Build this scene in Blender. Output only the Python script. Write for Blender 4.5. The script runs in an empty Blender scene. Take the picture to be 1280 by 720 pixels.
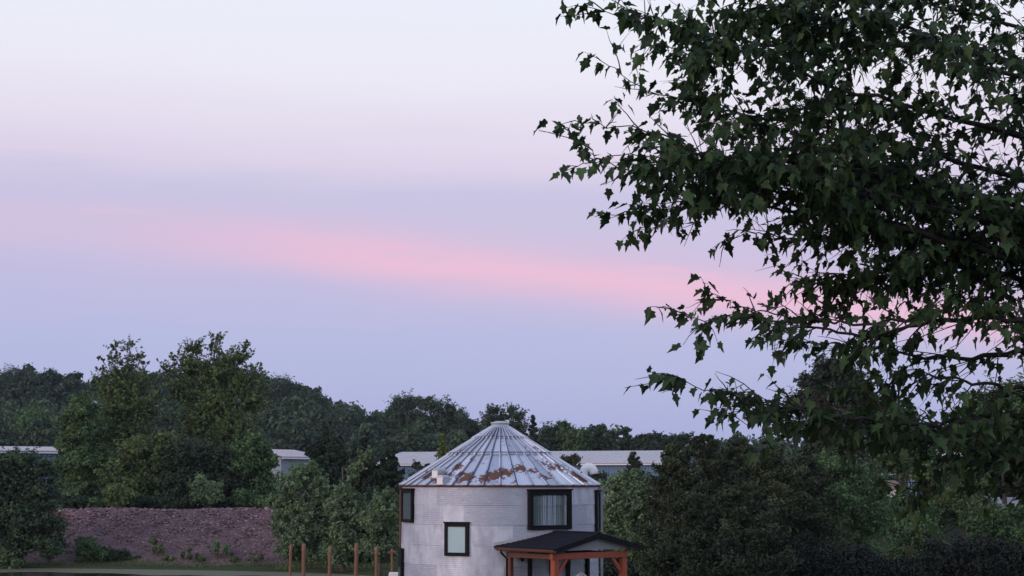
import bpy, math, random
import numpy as np
R = math.radians
scene = bpy.context.scene
COL = scene.collection

# ------------------------------------------------------------------ camera
F = 2000.0            # focal length in pixels of a 1280 px wide picture
CAMZ = 5.2
HAZE = 0.00011
TILT = math.atan(240.0/F)
cd = bpy.data.cameras.new('camera'); cam = bpy.data.objects.new('camera', cd); COL.objects.link(cam)
cd.sensor_width = 36.0; cd.lens = 36.0*F/1280.0
cd.clip_start = 0.1; cd.clip_end = 9000
cam.location = (0, 0, CAMZ); cam.rotation_euler = (R(90)+TILT, 0, 0)
scene.camera = cam
scene.render.resolution_x = 1024; scene.render.resolution_y = 576

# ------------------------------------------------------------------ light
scene.view_settings.view_transform = 'Standard'; scene.view_settings.look = 'None'
scene.view_settings.gamma = 1; scene.view_settings.exposure = 0.0
SUN_EL, SUN_AZ = R(10), R(-128)         # azimuth measured from +Y towards +X : behind the viewer, to the left
sd = bpy.data.lights.new('sun', 'SUN'); sd.energy = 1.25; sd.angle = R(30); sd.color = (1.0, 0.82, 0.80)
so = bpy.data.objects.new('sun', sd); COL.objects.link(so)
from mathutils import Vector, noise as mnoise
sv = Vector((math.sin(SUN_AZ)*math.cos(SUN_EL), math.cos(SUN_AZ)*math.cos(SUN_EL), math.sin(SUN_EL)))
so.rotation_euler = sv.to_track_quat('Z', 'Y').to_euler()

def lin(c):
    return tuple((v/255/12.92 if v/255 <= 0.04045 else ((v/255+0.055)/1.055)**2.4) for v in c)

class NT:
    """small helper around a node tree"""
    def __init__(s, nt): s.nt = nt; s.N = nt.nodes; s.L = nt.links
    def new(s, t, **kw):
        n = s.N.new(t)
        for k, v in kw.items(): setattr(n, k, v)
        return n
    def math(s, op, a, b=None, c=None, clamp=False):
        n = s.N.new('ShaderNodeMath'); n.operation = op; n.use_clamp = clamp
        for i, v in enumerate((a, b, c)):
            if v is None: continue
            if isinstance(v, (int, float)): n.inputs[i].default_value = v
            else: s.L.new(v, n.inputs[i])
        return n.outputs[0]
    def mix(s, f, a, b):
        n = s.N.new('ShaderNodeMix'); n.data_type = 'RGBA'
        for i, v in ((0, f), (6, a), (7, b)):
            if isinstance(v, (int, float)): n.inputs[i].default_value = v
            elif isinstance(v, tuple): n.inputs[i].default_value = (*v[:3], 1)
            else: s.L.new(v, n.inputs[i])
        return n.outputs[2]
    def ramp(s, f, stops, interp='LINEAR'):
        n = s.N.new('ShaderNodeValToRGB'); n.color_ramp.interpolation = interp
        e = n.color_ramp.elements
        e[0].position = stops[0][0]; e[0].color = (*stops[0][1], 1)
        e[1].position = stops[-1][0]; e[1].color = (*stops[-1][1], 1)
        for p, c in stops[1:-1]:
            k = e.new(p); k.color = (*c, 1)
        s.L.new(f, n.inputs[0]); return n.outputs[0]
    def noise(s, vec, scale, detail=3, rough=0.5, dims='3D'):
        n = s.N.new('ShaderNodeTexNoise'); n.noise_dimensions = dims
        n.inputs['Scale'].default_value = scale; n.inputs['Detail'].default_value = detail
        n.inputs['Roughness'].default_value = rough
        if vec is not None: s.L.new(vec, n.inputs['Vector'])
        return n.outputs['Fac']
    def mapping(s, vec, scale=(1, 1, 1), rot=(0, 0, 0), loc=(0, 0, 0)):
        n = s.N.new('ShaderNodeMapping'); n.inputs['Scale'].default_value = scale
        n.inputs['Rotation'].default_value = rot; n.inputs['Location'].default_value = loc
        s.L.new(vec, n.inputs['Vector']); return n.outputs[0]

world = bpy.data.worlds.new('World'); scene.world = world; world.use_nodes = True
w = NT(world.node_tree); w.N.clear()
out = w.new('ShaderNodeOutputWorld'); bg = w.new('ShaderNodeBackground')
w.L.new(bg.outputs[0], out.inputs[0])
sky = w.new('ShaderNodeTexSky', sky_type='NISHITA', sun_disc=False)
sky.sun_elevation = R(1.5); sky.sun_rotation = SUN_AZ; sky.air_density = 1.0; sky.dust_density = 1.5
tc = w.new('ShaderNodeTexCoord'); sep = w.new('ShaderNodeSeparateXYZ'); w.L.new(tc.outputs['Generated'], sep.inputs[0])
X, Y, Z = sep.outputs
el = w.math('MULTIPLY', w.math('ARCSINE', Z), 180/math.pi)          # elevation in degrees
azr = w.math('MULTIPLY', w.math('ARCTAN2', X, Y), 180/math.pi)      # azimuth in degrees
wn = w.noise(w.mapping(tc.outputs['Generated'], (2.5, 2.5, 16)), 2.0, 4, 0.55)
wob = w.math('MULTIPLY', w.math('SUBTRACT', wn, 0.5), 1.6)
elw = w.math('ADD', el, wob)
t = w.math('DIVIDE', elw, 90.0, clamp=True)
def e2(px): # photograph row -> ramp position
    return (math.degrees(TILT + math.atan((360-px)/F)))/90.0
base = w.ramp(t, [(0.0, lin((160, 173, 218))), (e2(520), lin((168, 178, 223))), (e2(430), lin((174, 181, 224))), (e2(360), lin((186, 182, 222))),
                  (e2(300), lin((198, 187, 221))), (e2(250), lin((196, 190, 223))), (e2(205), lin((217, 205, 229))), (e2(100), lin((232, 228, 242))),
                  (e2(-10), lin((232, 235, 247))), (0.32, lin((200, 214, 240))), (0.60, lin((165, 185, 222))), (1.0, lin((140, 160, 205)))])
# drifting sunset cloud streaks, lit pink
def band(c0, slope, bend, width, nscale, seed, lo, hi):
    centre = w.math('ADD', w.math('MULTIPLY', azr, slope), c0)
    centre = w.math('SUBTRACT', centre, w.math('MULTIPLY', w.math('MULTIPLY', azr, azr), bend))
    d = w.math('DIVIDE', w.math('SUBTRACT', w.math('ADD', el, w.math('MULTIPLY', wob, 0.45)), centre), width)
    g = w.math('EXPONENT', w.math('MULTIPLY', w.math('MULTIPLY', d, d), -1.0))
    n = w.noise(w.mapping(tc.outputs['Generated'], (3.0, 3.0, 26), rot=(0, R(7), 0), loc=(seed, seed*2, 0)), nscale, 7, 0.66)
    mr = w.new('ShaderNodeMapRange'); mr.inputs[1].default_value = lo; mr.inputs[2].default_value = hi
    w.L.new(n, mr.inputs[0]); 
    return w.math('MULTIPLY', g, mr.outputs[0])
west = w.new('ShaderNodeMapRange'); w.L.new(azr, west.inputs[0]); west.inputs[1].default_value = -15; west.inputs[2].default_value = -5
pink = w.math('MAXIMUM', band(7.45, -0.10, 0.001, 0.90, 2.2, 5.6, 0.12, 0.46), w.math('MULTIPLY', band(7.95, -0.09, 0.001, 0.32, 4.5, 21.1, 0.30, 0.60), 0.95))
pink = w.math('MULTIPLY', pink, w.math('ADD', w.math('MULTIPLY', west.outputs[0], 0.85), 0.15))
c1 = w.mix(w.math('MULTIPLY', pink, 0.95, clamp=True), base, lin((230, 184, 213)))
thin = band(9.0, -0.04, 0.001, 0.22, 3.2, 7.7, 0.45, 0.62)
east = w.new('ShaderNodeMapRange'); w.L.new(azr, east.inputs[0]); east.inputs[1].default_value = -6; east.inputs[2].default_value = -12
c1 = w.mix(w.math('MULTIPLY', w.math('MULTIPLY', thin, east.outputs[0]), 0.3, clamp=True), c1, lin((228, 190, 216)))
hazeb = band(10.0, -0.05, 0.0, 0.8, 1.6, 12.3, 0.4, 0.65)
c1 = w.mix(w.math('MULTIPLY', hazeb, 0.45, clamp=True), c1, lin((188, 188, 220)))
# afterglow behind the viewer, where the sun went down
sunx, suny = math.sin(SUN_AZ), math.cos(SUN_AZ)
dt = w.math('ADD', w.math('MULTIPLY', X, sunx), w.math('MULTIPLY', Y, suny))
glow = w.math('MULTIPLY', w.math('POWER', w.math('MAXIMUM', dt, 0.0), 2.0), w.math('SUBTRACT', 1.0, w.math('MULTIPLY', Z, 2.2), clamp=True), clamp=True)
c2 = w.mix(w.math('MULTIPLY', glow, 0.7), c1, (0.95, 0.55, 0.48))
nis = w.new('ShaderNodeVectorMath', operation='SCALE'); w.L.new(sky.outputs[0], nis.inputs[0]); nis.inputs['Scale'].default_value = 0.05
add = w.new('ShaderNodeVectorMath', operation='ADD'); w.L.new(c2, add.inputs[0]); w.L.new(nis.outputs[0], add.inputs[1])
w.L.new(add.outputs[0], bg.inputs[0]); bg.inputs[1].default_value = 1.0
try: world.cycles.sampling_method = 'MANUAL'; world.cycles.sample_map_resolution = 512
except Exception: pass

# ------------------------------------------------------------------ helpers
def at(px, py, Yd):
    """point at ground distance Yd seen at photograph pixel px,py"""
    u = (px-640)/F; v = (360-py)/F
    ct, st = math.cos(TILT), math.sin(TILT)
    dx, dy, dz = u, ct - v*st, st + v*ct
    k = Yd/dy
    return Vector((dx*k, Yd, CAMZ+dz*k))
def proj(p):
    ct, st = math.cos(TILT), math.sin(TILT)
    x, y, z = p[..., 0], p[..., 1], p[..., 2]-CAMZ
    d = y*ct + z*st; u = -y*st + z*ct
    return 640+F*x/d, 360-F*u/d

def tag(o, label=None, cat=None, group=None, kind=None):
    if label: o['label'] = label
    if cat: o['category'] = cat
    if group: o['group'] = group
    if kind: o['kind'] = kind
    return o
def empty(name, loc, rz=0):
    o = bpy.data.objects.new(name, None); o.empty_display_size = 0.5
    o.location = loc; o.rotation_euler = (0, 0, rz); COL.objects.link(o); return o

class MB:
    def __init__(s): s.v = []; s.f = []; s.a = []; s.sm = []
    def add(s, vs, fs, attr=0.5, smooth=False):
        b = len(s.v); s.v += [tuple(p) for p in vs]
        for f in fs: s.f.append(tuple(i+b for i in f)); s.a.append(attr); s.sm.append(smooth)
    def box(s, c, size, rz=0, attr=0.5, axes=None):
        hx, hy, hz = size[0]/2, size[1]/2, size[2]/2
        c = Vector(c)
        if axes is None:
            ax = Vector((math.cos(rz), math.sin(rz), 0)); ay = Vector((-math.sin(rz), math.cos(rz), 0)); az = Vector((0, 0, 1))
        else: ax, ay, az = [Vector(a) for a in axes]
        vs = [c+ax*(i*hx)+ay*(j*hy)+az*(k*hz) for k in (-1, 1) for j in (-1, 1) for i in (-1, 1)]
        s.add(vs, [(0, 2, 3, 1), (4, 5, 7, 6), (0, 1, 5, 4), (2, 6, 7, 3), (0, 4, 6, 2), (1, 3, 7, 5)], attr)
    def beam(s, a, b, wd, hg, up=(0, 0, 1), attr=0.5):
        a = Vector(a); b = Vector(b); d = (b-a); L = d.length; d.normalize()
        side = d.cross(Vector(up)); 
        if side.length < 1e-4: side = d.cross(Vector((0, 1, 0)))
        side.normalize(); u = side.cross(d)
        s.box((a+b)/2, (L, wd, hg), axes=(d, side, u), attr=attr)
    def tube(s, pts, rad, n=8, caps=True, attr=0.5, smooth=True):
        pts = [Vector(p) for p in pts]; m = len(pts)
        if isinstance(rad, (int, float)): rad = [rad]*m
        vs = []; pu = None
        for i, p in enumerate(pts):
            d = (pts[min(i+1, m-1)]-pts[max(i-1, 0)]).normalized()
            if pu is None:
                pu = d.cross(Vector((0.3, 0.9, 0.31))); pu.normalize()
            else:
                pu = pu - d*pu.dot(d); pu.normalize()
            q = d.cross(pu)
            for k in range(n):
                a = 2*math.pi*k/n
                vs.append(p+(pu*math.cos(a)+q*math.sin(a))*rad[i])
        fs = [(i*n+k, i*n+(k+1) % n, (i+1)*n+(k+1) % n, (i+1)*n+k) for i in range(m-1) for k in range(n)]
        s.add(vs, fs, attr, smooth)
        if caps:
            b = len(s.v)-m*n
            s.f.append(tuple(b+k for k in range(n))[::-1]); s.a.append(attr); s.sm.append(False)
            s.f.append(tuple(b+(m-1)*n+k for k in range(n))); s.a.append(attr); s.sm.append(False)
    def build(s, name, mat, parent=None, loc=(0, 0, 0), bevel=0):
        me = bpy.data.meshes.new(name); me.from_pydata([tuple(v) for v in s.v], [], s.f); me.update()
        me.polygons.foreach_set('use_smooth', s.sm)
        at_ = me.attributes.new('tint', 'FLOAT', 'FACE'); at_.data.foreach_set('value', s.a)
        o = bpy.data.objects.new(name, me); me.materials.append(mat); COL.objects.link(o)
        o.location = loc
        if parent: o.parent = parent
        if bevel:
            md = o.modifiers.new('bevel', 'BEVEL'); md.width = bevel; md.segments = 2; md.limit_method = 'ANGLE'
        return o

def np_mesh(name, V, Fq, mat, tint=None, smooth=False, parent=None):
    """V (n,3), Fq (m,k)"""
    me = bpy.data.meshes.new(name); n, (m, k) = len(V), Fq.shape
    me.vertices.add(n); me.vertices.foreach_set('co', V.astype(np.float32).ravel())
    me.loops.add(m*k); me.loops.foreach_set('vertex_index', Fq.astype(np.int32).ravel())
    me.polygons.add(m); me.polygons.foreach_set('loop_start', np.arange(0, m*k, k, dtype=np.int32))
    me.polygons.foreach_set('loop_total', np.full(m, k, dtype=np.int32))
    me.polygons.foreach_set('use_smooth', np.full(m, smooth))
    if tint is not None:
        a = me.attributes.new('tint', 'FLOAT', 'FACE'); a.data.foreach_set('value', tint.astype(np.float32))
    me.update(calc_edges=True); me.materials.append(mat)
    o = bpy.data.objects.new(name, me); COL.objects.link(o)
    if parent: o.parent = parent
    return o

# ------------------------------------------------------------------ materials
def material(name, rough=0.6, metallic=0.0, spec=0.5):
    m = bpy.data.materials.new(name); m.use_nodes = True
    n = NT(m.node_tree); b = n.N['Principled BSDF']
    b.inputs['Roughness'].default_value = rough; b.inputs['Metallic'].default_value = metallic
    b.inputs['Specular IOR Level'].default_value = spec
    return m, n, b
def simple(name, c, rough=0.6, metallic=0.0, var=0.25, scale=6.0, bump=0.0, spec=0.4):
    m, n, b = material(name, rough, metallic, spec)
    g = n.new('ShaderNodeTexCoord').outputs['Object']
    f = n.noise(g, scale, 5, 0.6)
    lo = tuple(v*(1-var) for v in c); hi = tuple(min(1, v*(1+var)) for v in c)
    n.L.new(n.mix(f, lo, hi), b.inputs['Base Color'])
    if bump:
        bp = n.new('ShaderNodeBump'); bp.inputs['Strength'].default_value = bump; bp.inputs['Distance'].default_value = 0.02
        n.L.new(f, bp.inputs['Height']); n.L.new(bp.outputs[0], b.inputs['Normal'])
    return m
def leafmat(name, dark, light, back=None, trans=0.25, rough=0.55, spec=0.25, blotch=None):
    m, n, b = material(name, rough, 0, spec)
    a = n.new('ShaderNodeAttribute', attribute_name='tint').outputs['Fac']
    c = n.ramp(a, [(0.0, dark), (0.75, light), (1.0, tuple(v*1.35 for v in light))])
    if blotch:
        g = n.new('ShaderNodeTexCoord').outputs['Object']
        f = n.ramp(n.noise(g, 0.5, 2), [(0.52, (0, 0, 0)), (0.62, (1, 1, 1))])
        c = n.mix(f, c, blotch)
    n.L.new(c, b.inputs['Base Color'])
    tr = n.new('ShaderNodeBsdfTranslucent'); n.L.new(c, tr.inputs['Color'])
    mx = n.new('ShaderNodeMixShader'); mx.inputs[0].default_value = trans
    n.L.new(b.outputs[0], mx.inputs[1]); n.L.new(tr.outputs[0], mx.inputs[2])
    n.L.new(mx.outputs[0], n.N['Material Output'].inputs['Surface'])
    return m

M = {}
M['bark'] = simple('bark', (0.10, 0.08, 0.065), 0.9, var=0.4, scale=9, bump=0.6)
M['bark_maple'] = simple('maple_bark', (0.030, 0.026, 0.024), 0.95, var=0.45, scale=22, bump=0.6)
G = {
 'poplar': leafmat('poplar_leaves', (0.044, 0.072, 0.024), (0.175, 0.245, 0.090)),
 'broad':  leafmat('broadleaf_leaves', (0.034, 0.070, 0.026), (0.150, 0.250, 0.098)),
 'dark':   leafmat('dark_leaves', (0.014, 0.026, 0.015), (0.050, 0.080, 0.038), trans=0.12),
 'light':  leafmat('light_leaves', (0.066, 0.115, 0.056), (0.235, 0.330, 0.170)),
 'lime':   leafmat('lime_leaves', (0.085, 0.125, 0.030), (0.19, 0.25, 0.07)),
 'cedar':  leafmat('cedar_sprays', (0.020, 0.030, 0.015), (0.080, 0.105, 0.050), trans=0.08),
 'hill':   leafmat('hill_leaves', (0.022, 0.044, 0.024), (0.080, 0.130, 0.062), trans=0.1),
 'rusty':  leafmat('browning_leaves', (0.018, 0.028, 0.018), (0.050, 0.066, 0.038), trans=0.12),
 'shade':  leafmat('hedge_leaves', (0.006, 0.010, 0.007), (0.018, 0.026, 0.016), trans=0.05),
 'maple':  leafmat('maple_leaves', (0.014, 0.029, 0.012), (0.050, 0.094, 0.034), trans=0.2, rough=0.5, spec=0.2),
}
_m = G['rusty']; _n = NT(_m.node_tree); _b = _n.N['Principled BSDF']
_src = _b.inputs['Base Color'].links[0].from_socket
_g = _n.new('ShaderNodeTexCoord').outputs['Object']
_d = _n.new('ShaderNodeVectorMath', operation='DISTANCE'); _n.L.new(_g, _d.inputs[0]); _d.inputs[1].default_value = (-.5, -.9, 9.0)
_k = _n.ramp(_n.math('ADD', _n.math('MULTIPLY', _d.outputs['Value'], .25), _n.math('MULTIPLY', _n.noise(_g, 1.3, 3), .5)), [(0.50, (1, 1, 1)), (0.66, (0, 0, 0))])
_n.L.new(_n.mix(_k, _src, (0.085, 0.045, 0.032)), _b.inputs['Base Color'])
# ground
m, n, b = material('meadow_grass', 0.95, 0, 0.1); M['ground'] = m
g = n.new('ShaderNodeTexCoord').outputs['Object']
f1 = n.noise(g, 0.08, 4); f2 = n.noise(g, 3.0, 5, 0.7)
c = n.mix(f1, (0.035, 0.055, 0.022), (0.075, 0.085, 0.035))
c = n.mix(n.math('MULTIPLY', f2, 0.6), c, (0.05, 0.045, 0.028))
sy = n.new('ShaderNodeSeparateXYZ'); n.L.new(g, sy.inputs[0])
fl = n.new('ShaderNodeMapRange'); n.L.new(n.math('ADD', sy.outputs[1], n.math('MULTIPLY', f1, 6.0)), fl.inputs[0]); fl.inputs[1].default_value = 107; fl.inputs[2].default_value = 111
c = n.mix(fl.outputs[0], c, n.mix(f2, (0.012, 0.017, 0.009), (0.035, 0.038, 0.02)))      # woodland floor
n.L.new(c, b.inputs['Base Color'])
bp = n.new('ShaderNodeBump'); bp.inputs['Distance'].default_value = 0.08; n.L.new(f2, bp.inputs['Height']); n.L.new(bp.outputs[0], b.inputs['Normal'])
# embankment
m, n, b = material('crushed_stone', 0.95, 0, 0.15); M['berm'] = m
g = n.new('ShaderNodeTexCoord').outputs['Object']
f2 = n.noise(g, 4.0, 6, 0.75); f1 = n.noise(g, 0.5, 3)
c = n.mix(f2, (0.12, 0.075, 0.080), (0.31, 0.20, 0.21)); c = n.mix(n.math('MULTIPLY', f1, 0.5), c, (0.13, 0.105, 0.11))
n.L.new(c, b.inputs['Base Color'])
bp = n.new('ShaderNodeBump'); bp.inputs['Distance'].default_value = 0.15; n.L.new(f2, bp.inputs['Height']); n.L.new(bp.outputs[0], b.inputs['Normal'])
m, n, b = material('red_grey_stone', 0.9, 0, 0.2); M['rock'] = m
a = n.new('ShaderNodeAttribute', attribute_name='tint').outputs['Fac']
n.L.new(n.ramp(a, [(0, (0.10, 0.06, 0.065)), (0.7, (0.29, 0.19, 0.20)), (1, (0.44, 0.33, 0.345))]), b.inputs['Base Color'])
# water
m, n, b = material('pond_water', 0.06, 0, 0.5); M['water'] = m
b.inputs['Base Color'].default_value = (0.012, 0.014, 0.014, 1)
g = n.mapping(n.new('ShaderNodeTexCoord').outputs['Object'], (1, 2.5, 1))
bp = n.new('ShaderNodeBump'); bp.inputs['Strength'].default_value = 0.25; bp.inputs['Distance'].default_value = 0.01
n.L.new(n.noise(g, 6, 3), bp.inputs['Height']); n.L.new(bp.outputs[0], b.inputs['Normal'])
M['weed'] = simple('duckweed', (0.15, 0.145, 0.085), 0.85, var=0.35, scale=2.5)
# galvanised wall sheets
m, n, b = material('galvanised_wall', 0.5, 0.25, 0.4); M['galv'] = m
tcn = n.new('ShaderNodeTexCoord').outputs['Object']
a = n.new('ShaderNodeAttribute', attribute_name='tint').outputs['Fac']
c = n.ramp(a, [(0, (0.31, 0.36, 0.44)), (1, (0.64, 0.69, 0.78))])
f = n.noise(n.mapping(tcn, (1, 1, 0.35)), 2.4, 6, 0.65)
c = n.mix(n.ramp(f, [(0.35, (0, 0, 0)), (0.7, (1, 1, 1))]), c, (0.40, 0.42, 0.50))
f3 = n.noise(n.mapping(tcn, (3, 3, 22)), 1.6, 4, 0.6)
c = n.mix(n.math('MULTIPLY', n.ramp(f3, [(0.5, (0, 0, 0)), (0.75, (1, 1, 1))]), 0.55), c, (0.74, 0.73, 0.76))
f4 = n.noise(n.mapping(tcn, (1.5, 1.5, 9), loc=(4, 1, 2)), 1.3, 6, 0.7)
f5 = n.noise(n.mapping(tcn, (5, 5, .55), loc=(1, 8, 3)), 1.5, 5, 0.65)
c = n.mix(n.math('MULTIPLY', n.ramp(f5, [(0.50, (0, 0, 0)), (0.70, (1, 1, 1))]), 0.3), c, (0.30, 0.32, 0.39))
f6 = n.noise(n.mapping(tcn, (.8, .8, 1.6), loc=(3, 2, 5)), 1.1, 3, 0.5)
c = n.mix(n.math('MULTIPLY', n.ramp(f6, [(0.48, (0, 0, 0)), (0.62, (1, 1, 1))]), 0.45), c, (0.33, 0.36, 0.45))
c = n.mix(n.ramp(f4, [(0.66, (0, 0, 0)), (0.70, (1, 1, 1))]), c, (0.16, 0.085, 0.06))
n.L.new(c, b.inputs['Base Color'])
n.L.new(n.math('ADD', n.math('MULTIPLY', f, 0.3), 0.38), b.inputs['Roughness'])
# roof sheets with rust
RUST = [(-0.15, -3.2, 5.45, 0.50), (0.25, -3.0, 5.55, 0.42), (0.75, -2.75, 5.75, 0.42), (1.2, -2.75, 5.7, 0.35), (-0.55, -3.35, 5.30, 0.40), (-1.35, -2.9, 5.45, 0.38), (-1.55, -2.3, 5.85, 0.40),
        (-1.0, -2.2, 6.1, 0.3), (1.9, -2.0, 6.0, 0.6), (2.4, -1.7, 5.9, 0.6), (-2.6, -1.9, 5.5, 0.5), (2.9, -1.6, 5.4, 0.55), (-2.0, -2.6, 5.3, 0.55), (1.6, -1.2, 6.6, .5), (-1.2, -3.1, 5.3, .5), (1.7, -2.9, 5.4, .4), (-1.9, -1.3, 6.3, .4)]
m, n, b = material('galvanised_roof', 0.38, 0.45, 0.5); M['roof'] = m
tcn = n.new('ShaderNodeTexCoord').outputs['Object']
a = n.new('ShaderNodeAttribute', attribute_name='tint').outputs['Fac']
c = n.ramp(a, [(0, (0.42, 0.45, 0.55)), (1, (0.80, 0.82, 0.90))])
f = n.noise(tcn, 1.7, 6, 0.65)
c = n.mix(n.math('MULTIPLY', f, 0.5), c, (0.54, 0.57, 0.67))
rn = n.noise(tcn, 2.6, 8, 0.72); rn2 = n.noise(n.mapping(tcn, (1, 1, 1), loc=(9, 4, 1)), 5.5, 6, 0.7)
infl = None
for (x, y, z, r) in RUST:
    vm = n.new('ShaderNodeVectorMath', operation='DISTANCE'); n.L.new(tcn, vm.inputs[0]); vm.inputs[1].default_value = (x, y, z)
    k = n.math('SUBTRACT', 1.0, n.math('DIVIDE', vm.outputs['Value'], r*1.25), clamp=True)
    infl = k if infl is None else n.math('MAXIMUM', infl, k)
ring = n.math('MULTIPLY', n.math('ABSOLUTE', n.math('SUBTRACT', rn, 0.5)), -6.5)     # curling outlines of the flaked zinc
rm = n.math('ADD', n.math('ADD', n.math('MULTIPLY', infl, 1.5), ring), n.math('MULTIPLY', rn2, 0.5))
rm = n.ramp(rm, [(0.62, (0, 0, 0)), (0.70, (1, 1, 1))])
rm2 = n.ramp(n.math('ADD', n.math('MULTIPLY', rn, 0.5), n.math('MULTIPLY', rn2, 0.5)), [(0.57, (0, 0, 0)), (0.61, (1, 1, 1))])
sz = n.new('ShaderNodeSeparateXYZ'); n.L.new(tcn, sz.inputs[0])
edge = n.math('MULTIPLY', n.math('SUBTRACT', 5.055, sz.outputs[2]), 12.0)
edge = n.math('MULTIPLY', n.ramp(n.math('ADD', edge, rn2), [(0.7, (0, 0, 0)), (0.9, (1, 1, 1))]), 1.0)
rr = n.math('MAXIMUM', n.math('MAXIMUM', rm, rm2), edge)
c = n.mix(rr, c, n.mix(rn2, (0.075, 0.030, 0.024), (0.20, 0.085, 0.055)))
n.L.new(c, b.inputs['Base Color'])
n.L.new(n.math('SUBTRACT', 0.45, n.math('MULTIPLY', rr, 0.45)), b.inputs['Metallic'])
n.L.new(n.math('ADD', 0.36, n.math('MULTIPLY', rr, 0.5)), b.inputs['Roughness'])
M['black'] = simple('black_trim', (0.005, 0.005, 0.007), 0.6, var=0.2, spec=0.15)
M['shingle'] = simple('dark_shingles', (0.014, 0.016, 0.026), 0.9, var=0.4, scale=30, bump=0.5, spec=0.2)
M['wood'] = simple('orange_stained_timber', (0.33, 0.075, 0.038), 0.6, var=0.35, scale=7, bump=0.2)
M['wood_dark'] = simple('brown_stained_timber', (0.13, 0.05, 0.032), 0.65, var=0.35, scale=7)
M['post'] = simple('weathered_post_wood', (0.22, 0.115, 0.07), 0.85, var=0.4, scale=8, bump=0.4)
M['white'] = simple('white_paint', (0.84, 0.84, 0.85), 0.45, var=0.06)
M['grey'] = simple('grey_trim', (0.36, 0.37, 0.40), 0.5, var=0.1)
M['gable'] = simple('grey_gable_board', (0.24, 0.25, 0.28), 0.6, var=0.12)
M['hoop'] = simple('weathered_hoop_steel', (0.14, 0.14, 0.18), 0.6, 0.2, var=0.3)
M['hood'] = simple('galvanised_hood', (0.45, 0.46, 0.50), 0.4, 0.4, var=0.12)
M['curtain'] = simple('curtain_cloth', (0.14, 0.165, 0.158), 0.9, var=0.15)
M['curtain_pale'] = simple('pale_cloth', (0.55, 0.62, 0.62), 0.9, var=0.1)
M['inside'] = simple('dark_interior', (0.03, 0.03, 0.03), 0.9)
M['rib_shadow'] = simple('painted_rib_shadow', (0.10, 0.09, 0.12), 0.8, var=0.6, scale=3)  # dark colour for the painted shadow lines beside the roof ribs
M['concrete'] = simple('concrete', (0.30, 0.29, 0.27), 0.9, var=0.15, bump=0.2)
M['blue'] = simple('blue_sheet_siding', (0.11, 0.20, 0.31), 0.55, var=0.12, scale=1.2)
M['paleblue'] = simple('pale_blue_siding', (0.26, 0.31, 0.36), 0.6, var=0.2, scale=2)
M['paleroof'] = simple('pale_metal_roof', (0.52, 0.47, 0.50), 0.55, var=0.2, scale=0.7)
M['tan'] = simple('tan_shingle', (0.22, 0.15, 0.11), 0.85, var=0.2)
m, n, b = material('window_glass', 0.05, 0, 0.5); M['glass'] = m
b.inputs['Base Color'].default_value = (0.9, 0.95, 0.95, 1); b.inputs['Transmission Weight'].default_value = 1.0; b.inputs['IOR'].default_value = 1.05
M['frost'] = simple('frosted_pane', (0.36, 0.53, 0.56), 0.35, var=0.06, scale=1.5)
M['tealpane'] = simple('shaded_pane', (0.085, 0.12, 0.125), 0.15, var=0.3, scale=2)

# ------------------------------------------------------------------ ground
def sst(a, b_, x):
    t_ = np.clip((x-a)/(b_-a), 0, 1); return t_*t_*(3-2*t_)
SIL = np.array([(-900, 500), (-300, 478), (0, 466), (60, 465), (110, 473), (200, 462), (300, 462), (345, 470), (365, 477), (400, 494), (430, 514), (455, 523), (480, 520), (600, 528), (660, 534), (700, 536), (760, 546), (830, 550), (900, 552), (1100, 548), (1280, 535), (1600, 525), (2200, 540)], float)
PC, PR = (-47.0, 86.6), (41.0, 12.5)
WATER_Z = -0.08
def ground(x, y):
    x = np.asarray(x, float); y = np.asarray(y, float)
    z = 3.6*(1-sst(6, 44, y))
    toe = 99.5+0.35*np.sin(x*0.35)
    slope_len = np.where(x < -14, 6.0, 6.0+14*sst(-14, 0, x))
    plate = 3.2*np.clip((y-toe)/slope_len, 0, 1)
    plate = plate*(1-0.12*sst(125, 160, y))
    z = z+plate
    e = np.sqrt(((x-PC[0])/PR[0])**2+((y-PC[1])/PR[1])**2)
    z = z-0.9*(1-sst(0.90, 1.03, e))
    px = 640+F*x/np.maximum(y, 60)
    sil = np.interp(px, SIL[:, 0], SIL[:, 1])
    top = CAMZ+(600-sil)/F*430-10.0
    z = np.where(y > 220, z+(top-z)*sst(225, 430, y), z)
    z = np.where(y > 470, z*(1-0.6*sst(470, 1200, y)), z)
    return z+0.05*np.sin(x*0.31+y*0.17)+0.04*np.sin(x*0.9-y*0.6)
def axis(segs):
    o = []
    for a, b_, n_ in segs: o += list(np.linspace(a, b_, n_, endpoint=False))
    return np.array(o+[segs[-1][1]])
xs = axis([(-1400, -400, 10), (-400, -70, 40), (-70, 30, 160), (30, 400, 60), (400, 1400, 10)])
ys = axis([(-300, -50, 8), (-50, 70, 50), (70, 95, 28), (95, 110, 50), (110, 220, 50), (220, 480, 60), (480, 1500, 20)])
gx, gy = np.meshgrid(xs, ys); gz = ground(gx, gy)
V = np.stack([gx, gy, gz], -1).reshape(-1, 3); nx, ny = len(xs), len(ys)
ii = np.arange(nx-1)[None, :]+nx*np.arange(ny-1)[:, None]
Fq = np.stack([ii, ii+1, ii+nx+1, ii+nx], -1).reshape(-1, 4)
o = np_mesh('ground', V, Fq, M['ground'], smooth=True); tag(o, kind='structure')
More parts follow.
